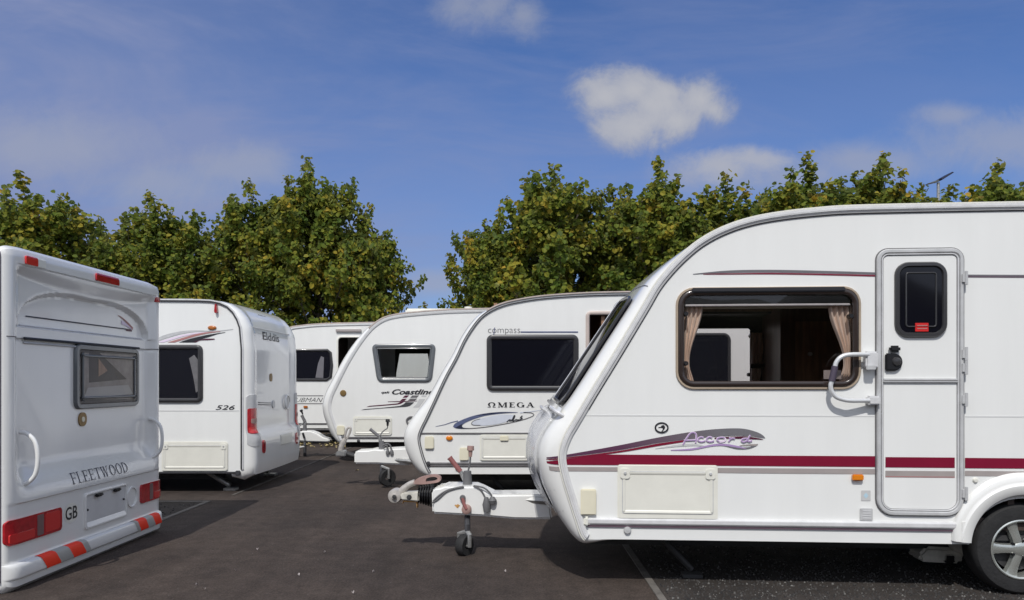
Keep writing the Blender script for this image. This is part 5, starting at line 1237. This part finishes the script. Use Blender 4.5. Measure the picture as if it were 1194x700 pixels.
# ================================================================== trees
def leafquad(vs, fs, c, d, up, s):
    d = d.normalized(); r = d.cross(up)
    if r.length < 1e-4: r = d.cross(Vector((1, 0, 0)))
    r.normalize(); n = r.cross(d); b = len(vs); fold = .16
    for u, v, w in ((0, 0, 0), (.46, .28, fold), (.40, .72, fold*.8), (0, 1, -.05), (-.40, .72, fold*.8), (-.46, .28, fold)):
        vs.append(tuple(c+(r*u+d*v+n*w)*s))
    fs.append((b, b+1, b+2, b+3)); fs.append((b, b+3, b+4, b+5))
def tree_mesh(seed, H, RX, slim=1., density=1.):
    rn = random.Random(seed); br = MB(); vs = []; fs = []
    rv = lambda s=1.: Vector((rn.gauss(0, s), rn.gauss(0, s), rn.gauss(0, s)))
    wind = Vector((.22, .05, 0))
    def clump(c, r, n, out):
        for _ in range(n):
            p = c+rv(r*.46); d = (out*.5+rv(.8)+wind*1.4+Vector((0, 0, -.15))); up = (Vector((0, 0, 1))*.6+out*.5+(p-c)*5+rv(.35))
            leafquad(vs, fs, p, d, up, rn.uniform(.095, .165))
    tp = [Vector((0, 0, 0))]
    for k in range(1, 9): tp.append(Vector((rn.gauss(0, .06)*k**.5+.02*k*.5, rn.gauss(0, .06)*k**.5, H*.86*k/8)))
    br.tube(tp, [.15*(1-.88*k/8) for k in range(9)], 9)
    def tat(z):
        f = min(max(z/(H*.86), 0), 1)*8; i = min(int(f), 7); return tp[i]+(tp[i+1]-tp[i])*(f-i)
    def limb(p0, d0, L, r0, lvl, lift):
        n = 5; pts = [p0]; d = d0.normalized()
        for k in range(n):
            d = (d+Vector((0, 0, lift))+rv(.10)+wind*.12).normalized(); pts.append(pts[-1]+d*(L/n))
        br.tube(pts, [r0*(1-.8*k/n) for k in range(n+1)], 5 if lvl else 6, caps=False); return pts
    nb = int(46*density)
    for i in range(nb):
        f = (i+.5)/nb; z = H*(.12+.66*f); az = i*2.39996+rn.uniform(-.4, .4)
        prof = (math.sin(math.pi*min(1, (.20+.80*f)**.85))**.7)*(1-.35*f)
        L = RX*(.35+.85*prof)*rn.uniform(.75, 1.15)
        o = Vector((math.cos(az), math.sin(az), 0)); pts = limb(tat(z), o+Vector((0, 0, .35+.5*f)), L*1.12, .045*(1-.5*f), 0, .10)
        for j in range(2, 6):
            for q_ in range(2):
                if rn.random() < .12: continue
                sd = (o*.5+rv(.55)+Vector((0, 0, .45))); tw = limb(pts[j], sd, rn.uniform(.45, .85), .014, 1, .12)
                for p in tw[2::1]: clump(p, .17, rn.choice((11, 12, 13)), o)
        clump(pts[-1], .26, 20, o)
    # upright leaders that make the ragged skyline
    for i in range(int(22*density)):
        az = rn.uniform(0, 6.28); rr = RX*rn.uniform(.0, .80); z0 = H*rn.uniform(.55, .76)*(1-.30*rr/RX)
        p0 = tat(min(z0, H*.84))+Vector((math.cos(az)*rr, math.sin(az)*rr, 0)); L = rn.uniform(1.1, 2.0)*(H/7.5)*(1-.35*rr/RX)
        if i == 0: p0 = tat(H*.80); L = H*.23
        pts = limb(p0, Vector((rn.gauss(0, .12), rn.gauss(0, .12), 1)), L, .02, 1, .15)
        for a, b in zip(pts, pts[1:]):
            for t in (.2, .7):
                p = a.lerp(b, t); clump(p, .15 if b is pts[-1] else .21, 17, Vector((0, -.1, .4)))
    return br, vs, fs
protos = []
for sd, H, RX in ((11, 7.5, 2.0), (23, 7.5, 2.15), (37, 7.5, 1.9), (51, 7.5, 2.1), (68, 7.5, 2.0)):
    br, vs, fs = tree_mesh(sd, H, RX)
    t = br.build('trunk', M['bark'], None, smooth=60, recalc=False); c = MB(); c.v = vs; c.f = fs
    c = c.build('crown', M['leaf'], None, smooth=0, recalc=False); protos.append((t.data, c.data)); bpy.data.objects.remove(t); bpy.data.objects.remove(c)
GT = 'leafy trees in a row behind the caravans'
TREES = [ # px of the crown centre, px of the top, width factor, distance, proto, rot, label
 (-75, 215, 1.05, 21.5, 0, 0.3, 'leafy tree at the far left edge of the photo, cut by the frame'),
 (35, 198, 1.08, 21.0, 1, 1.2, 'leafy tree behind the hazard-taped caravan roof, left of the dip in the row'),
 (128, 250, .85, 23.5, 2, 2.5, 'low leafy tree filling the dip between two taller crowns at left'),
 (190, 221, 1.02, 21.5, 3, 4.0, 'broad leafy tree right behind the roof of the 526 caravan'),
 (300, 207, .92, 22.0, 4, 5.2, 'leafy tree between the tallest pointed tree and the 526 caravan tree'),
 (374, 181, .88, 21.5, 0, 3.6, 'tallest pointed leafy tree in the left half of the row'),
 (426, 232, .80, 22.0, 2, 0.8, 'rounded leafy tree forming the left edge of the sky gap'),
 (577, 238, .82, 22.0, 1, 3.3, 'lower leafy tree forming the right edge of the sky gap'),
 (645, 182, 1.02, 21.5, 3, 1.9, 'tall leafy tree behind the caravan with the blue swirl'),
 (705, 226, 1.0, 23.5, 0, 4.4, 'small leafy tree in the notch right of the swirl-decal caravan tree'),
 (768, 184, 1.02, 21.5, 4, 0.2, 'leafy tree above the sloping front of the maroon-striped caravan'),
 (848, 202, 1.10, 22.5, 2, 3.9, 'leafy tree above the curtained window, lower than both its neighbours'),
 (925, 180, 1.08, 21.5, 0, 5.6, 'tall leafy tree showing above the flat roof left of the entrance door'),
 (1020, 177, 1.08, 21.5, 1, 2.7, 'tall leafy tree directly above the entrance door, left of the lamp'),
 (1092, 211, 1.20, 22.5, 3, 0.5, 'low leafy tree in front of the slanted solar lamp'),
 (1165, 180, 1.02, 20.5, 4, 3.1, 'leafy tree at the right edge of the photo, right of the lamp'),
 (1275, 190, 1.05, 21.0, 2, 1.4, 'leafy tree beyond the right edge of the photo')]
for (px, py, wf, Y, k, rz, lab) in TREES:
    H = CAMZ+(CY-py)/FPX*Y; s = H/(7.5*1.035)
    r = empty('tree', ((px-CX)/FPX*Y, Y, -.02), lab, 'tree', rz, GT); r.scale = (wf*s, wf*s, s)
    for nm, me in zip(('trunk', 'crown'), protos[k]):
        o = bpy.data.objects.new(nm, me); col.objects.link(o); o.parent = r
# far tree in the gap and a far hedge line
for (px, py, Y, k, wf, lab) in ((498, 352, 75, 1, 1.0, 'small distant tree low in the sky gap'),):
    H = CAMZ+(CY-py)/FPX*Y; s = H/7.7
    r = empty('tree', ((px-CX)/FPX*Y, Y, 0), lab, 'tree', 1.0); r.scale = (wf*s, wf*s, s)
    for nm, me in zip(('trunk', 'crown'), protos[k]):
        o = bpy.data.objects.new(nm, me); col.objects.link(o); o.parent = r
# solar lamp behind the trees
Y = 27.; lx = (1094-CX)/FPX*Y; lz = CAMZ+(CY-211.5)/FPX*Y; k = Y/FPX
r = empty('street_lamp', (lx, Y, 0), 'lamp post with a tilted dark panel rising above the trees at right', 'street lamp')
MB().tube([(0, 0, 0), (0, 0, lz-.05)], [.09, .05], 12).build('pole', M['steel'], r)
MB().prism([(0, lz-.02), (14*k, lz+8.2*k), (12*k, lz+9*k), (-1*k, lz+1.5*k)], .16, -.16, lambda u, v, d: (u, d*1.6, v)).build('solar_panel', M['navy'], r, bevel=.01)
MB().prism([(-1*k, lz+1.2*k), (-14*k, lz-3.4*k), (-12*k, lz-3.6*k), (0, lz-.8*k)], .07, -.07, lambda u, v, d: (u, d*1.6, v)).build('lamp_head', M['gframe'], r, bevel=.01)

# ================================================================== sky, sun, camera
w = bpy.data.worlds.new('World'); sc.world = w; w.use_nodes = True; nt = w.node_tree; L = nt.links.new
bg = nt.nodes['Background']; sky = nt.nodes.new('ShaderNodeTexSky'); sky.sky_type = 'NISHITA'; sky.sun_disc = False
SD = Vector((-.15, -.80, 1.0)).normalized()
sky.sun_elevation = math.asin(SD.z); sky.sun_rotation = math.atan2(SD.x, SD.y)
sky.air_density = 1.0; sky.dust_density = .6; sky.ozone_density = 2.2
bg.inputs[1].default_value = .085
tc = nt.nodes.new('ShaderNodeTexCoord'); sep = nt.nodes.new('ShaderNodeSeparateXYZ'); L(tc.outputs['Generated'], sep.inputs[0])
def mth(op, a, b=None, c=None, clamp=False):
    n = nt.nodes.new('ShaderNodeMath'); n.operation = op; n.use_clamp = clamp
    for i, v in enumerate((a, b, c)):
        if v is None: continue
        if isinstance(v, (int, float)): n.inputs[i].default_value = v
        else: L(v, n.inputs[i])
    return n.outputs[0]
ay = mth('MAXIMUM', mth('ABSOLUTE', sep.outputs[1]), .12)
u = mth('DIVIDE', sep.outputs[0], ay); v = mth('DIVIDE', sep.outputs[2], ay)
cmb = nt.nodes.new('ShaderNodeCombineXYZ'); L(u, cmb.inputs[0]); L(v, cmb.inputs[1]); L(mth('MULTIPLY', mth('GREATER_THAN', sep.outputs[1], 0), 3.7), cmb.inputs[2])
def noise(scale, detail, rough=.55, dist=0., sx=1., sy=1., off=0.):
    mp = nt.nodes.new('ShaderNodeMapping'); mp.inputs['Scale'].default_value = (sx, sy, 1); mp.inputs['Location'].default_value = (off, off*.7, 0); L(cmb.outputs[0], mp.inputs[0])
    n = nt.nodes.new('ShaderNodeTexNoise'); n.inputs['Scale'].default_value = scale; n.inputs['Detail'].default_value = detail; n.inputs['Roughness'].default_value = rough; n.inputs['Distortion'].default_value = dist
    L(mp.outputs[0], n.inputs['Vector']); return n.outputs[0]
def sstep(x, a, b):
    n = nt.nodes.new('ShaderNodeMapRange'); n.interpolation_type = 'SMOOTHSTEP'; L(x, n.inputs[0]); n.inputs[1].default_value = a; n.inputs[2].default_value = b; return n.outputs[0]
nz = noise(9, 9, .66, .5); nz2 = noise(30, 7, .68, .4)
edge = mth('ADD', mth('MULTIPLY', mth('SUBTRACT', nz, .5), 1.5), mth('MULTIPLY', mth('SUBTRACT', nz2, .5), .55))
def blob(px, py, rx, ry):
    a = mth('DIVIDE', mth('SUBTRACT', u, (px-CX)/FPX), rx/FPX); b = mth('DIVIDE', mth('SUBTRACT', v, (CY-py)/FPX), ry/FPX)
    return mth('SUBTRACT', 1.0, mth('SQRT', mth('ADD', mth('MULTIPLY', a, a), mth('MULTIPLY', b, b))))
def union(bl):
    o = bl[0]
    for b in bl[1:]: o = mth('SMOOTH_MAX', o, b, .35)
    return o
cum = union([blob(705, 112, 50, 40), blob(740, 104, 40, 32), blob(818, 116, 46, 42), blob(778, 108, 44, 26), blob(832, 128, 40, 34), blob(772, 122, 60, 40), blob(735, 148, 70, 44), blob(790, 140, 62, 36),])
topc = union([blob(575, 6, 80, 44), blob(610, 18, 46, 34)])
cm = mth('MULTIPLY', sstep(mth('ADD', cum, mth('MULTIPLY', edge, 1.05)), .02, .70), .96)
cm = mth('MAXIMUM', cm, mth('MULTIPLY', sstep(mth('ADD', topc, mth('MULTIPLY', edge, 1.05)), .02, .9), .74))
sc2 = mth('MULTIPLY', sstep(mth('ADD', union([blob(835, 192, 66, 30), blob(880, 185, 60, 20)]), mth('MULTIPLY', edge, 1.0)), .0, .85), .8)
low = union([blob(845, 200, 90, 42), blob(800, 205, 60, 34), blob(930, 205, 110, 26), blob(1175, 165, 170, 56), blob(1010, 190, 120, 34), blob(60, 170, 190, 60), blob(190, 215, 150, 50), blob(1110, 135, 60, 22), blob(270, 195, 120, 40), blob(510, 330, 60, 26)])
lm = mth('MULTIPLY', sstep(mth('ADD', low, mth('MULTIPLY', edge, .7)), .02, .9), .70)
veil = noise(2.2, 6, .6, .6, .7, 1.9, 3.1); streak = noise(5, 6, .62, .8, .5, 2.2, 7.7)
leftw = sstep(u, .02, -.62); lowv = sstep(v, .52, .10)
vm = mth('ADD', mth('MULTIPLY', sstep(veil, .34, .68), mth('ADD', mth('MULTIPLY', leftw, .60), .14)), mth('MULTIPLY', leftw, .38))
vm = mth('ADD', vm, mth('MULTIPLY', sstep(streak, .42, .78), .26)); vm = mth('ADD', vm, mth('MULTIPLY', lowv, .22), clamp=True)
vm = mth('MINIMUM', vm, .8)
back = mth('MULTIPLY', sstep(sep.outputs[1], .66, -.10), .66)   # unseen bright sky added behind and beside the camera for fill
def cmix(f, a, bcol):
    n = nt.nodes.new('ShaderNodeMix'); n.data_type = 'RGBA'; L(f, n.inputs['Factor']); L(a, n.inputs['A'])
    if isinstance(bcol, tuple): n.inputs['B'].default_value = (*bcol, 1)
    else: L(bcol, n.inputs['B'])
    return n.outputs['Result']
tint = nt.nodes.new('ShaderNodeMix'); tint.data_type = 'RGBA'; tint.blend_type = 'MULTIPLY'; tint.inputs['Factor'].default_value = 1; tint.inputs['B'].default_value = (.62, .86, 1.30, 1); L(sky.outputs[0], tint.inputs['A'])
c1 = cmix(vm, tint.outputs['Result'], (3.0, 3.5, 5.7))
c2 = cmix(lm, c1, (3.9, 4.3, 5.7))
cr = nt.nodes.new('ShaderNodeMix'); cr.data_type = 'RGBA'; L(sstep(mth('ADD', mth('MULTIPLY', cum, .55), mth('MULTIPLY', edge, .5)), .0, .62), cr.inputs['Factor']); cr.inputs['A'].default_value = (3.6, 4.0, 5.3, 1); cr.inputs['B'].default_value = (5.6, 5.7, 6.2, 1)
c3 = cmix(sc2, cmix(cm, c2, cr.outputs['Result']), (5.0, 5.2, 6.0))
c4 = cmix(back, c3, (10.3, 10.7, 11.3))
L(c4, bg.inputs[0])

sun = bpy.data.lights.new('sun', 'SUN'); sun.energy = 3.0; sun.angle = R(.53); sun.color = (1, .97, .915)
so = bpy.data.objects.new('sun', sun); col.objects.link(so); so.rotation_euler = SD.to_track_quat('Z', 'Y').to_euler()
cam = bpy.data.cameras.new('camera'); co = bpy.data.objects.new('camera', cam); col.objects.link(co)
co.location = (0, 0, CAMZ); co.rotation_euler = (R(90), 0, 0)
cam.sensor_width = 36; cam.lens = 36*FPX/1194; cam.shift_x = (597-CX)/1194; cam.shift_y = (CY-350)/1194; cam.clip_end = 2000; cam.clip_start = .05
sc.camera = co
sc.view_settings.view_transform = 'Standard'; sc.view_settings.look = 'None'; sc.view_settings.gamma = 1; sc.view_settings.exposure = 0
sc.view_settings.use_curve_mapping = False
sc.cycles.max_bounces = 8; sc.cycles.transparent_max_bounces = 12
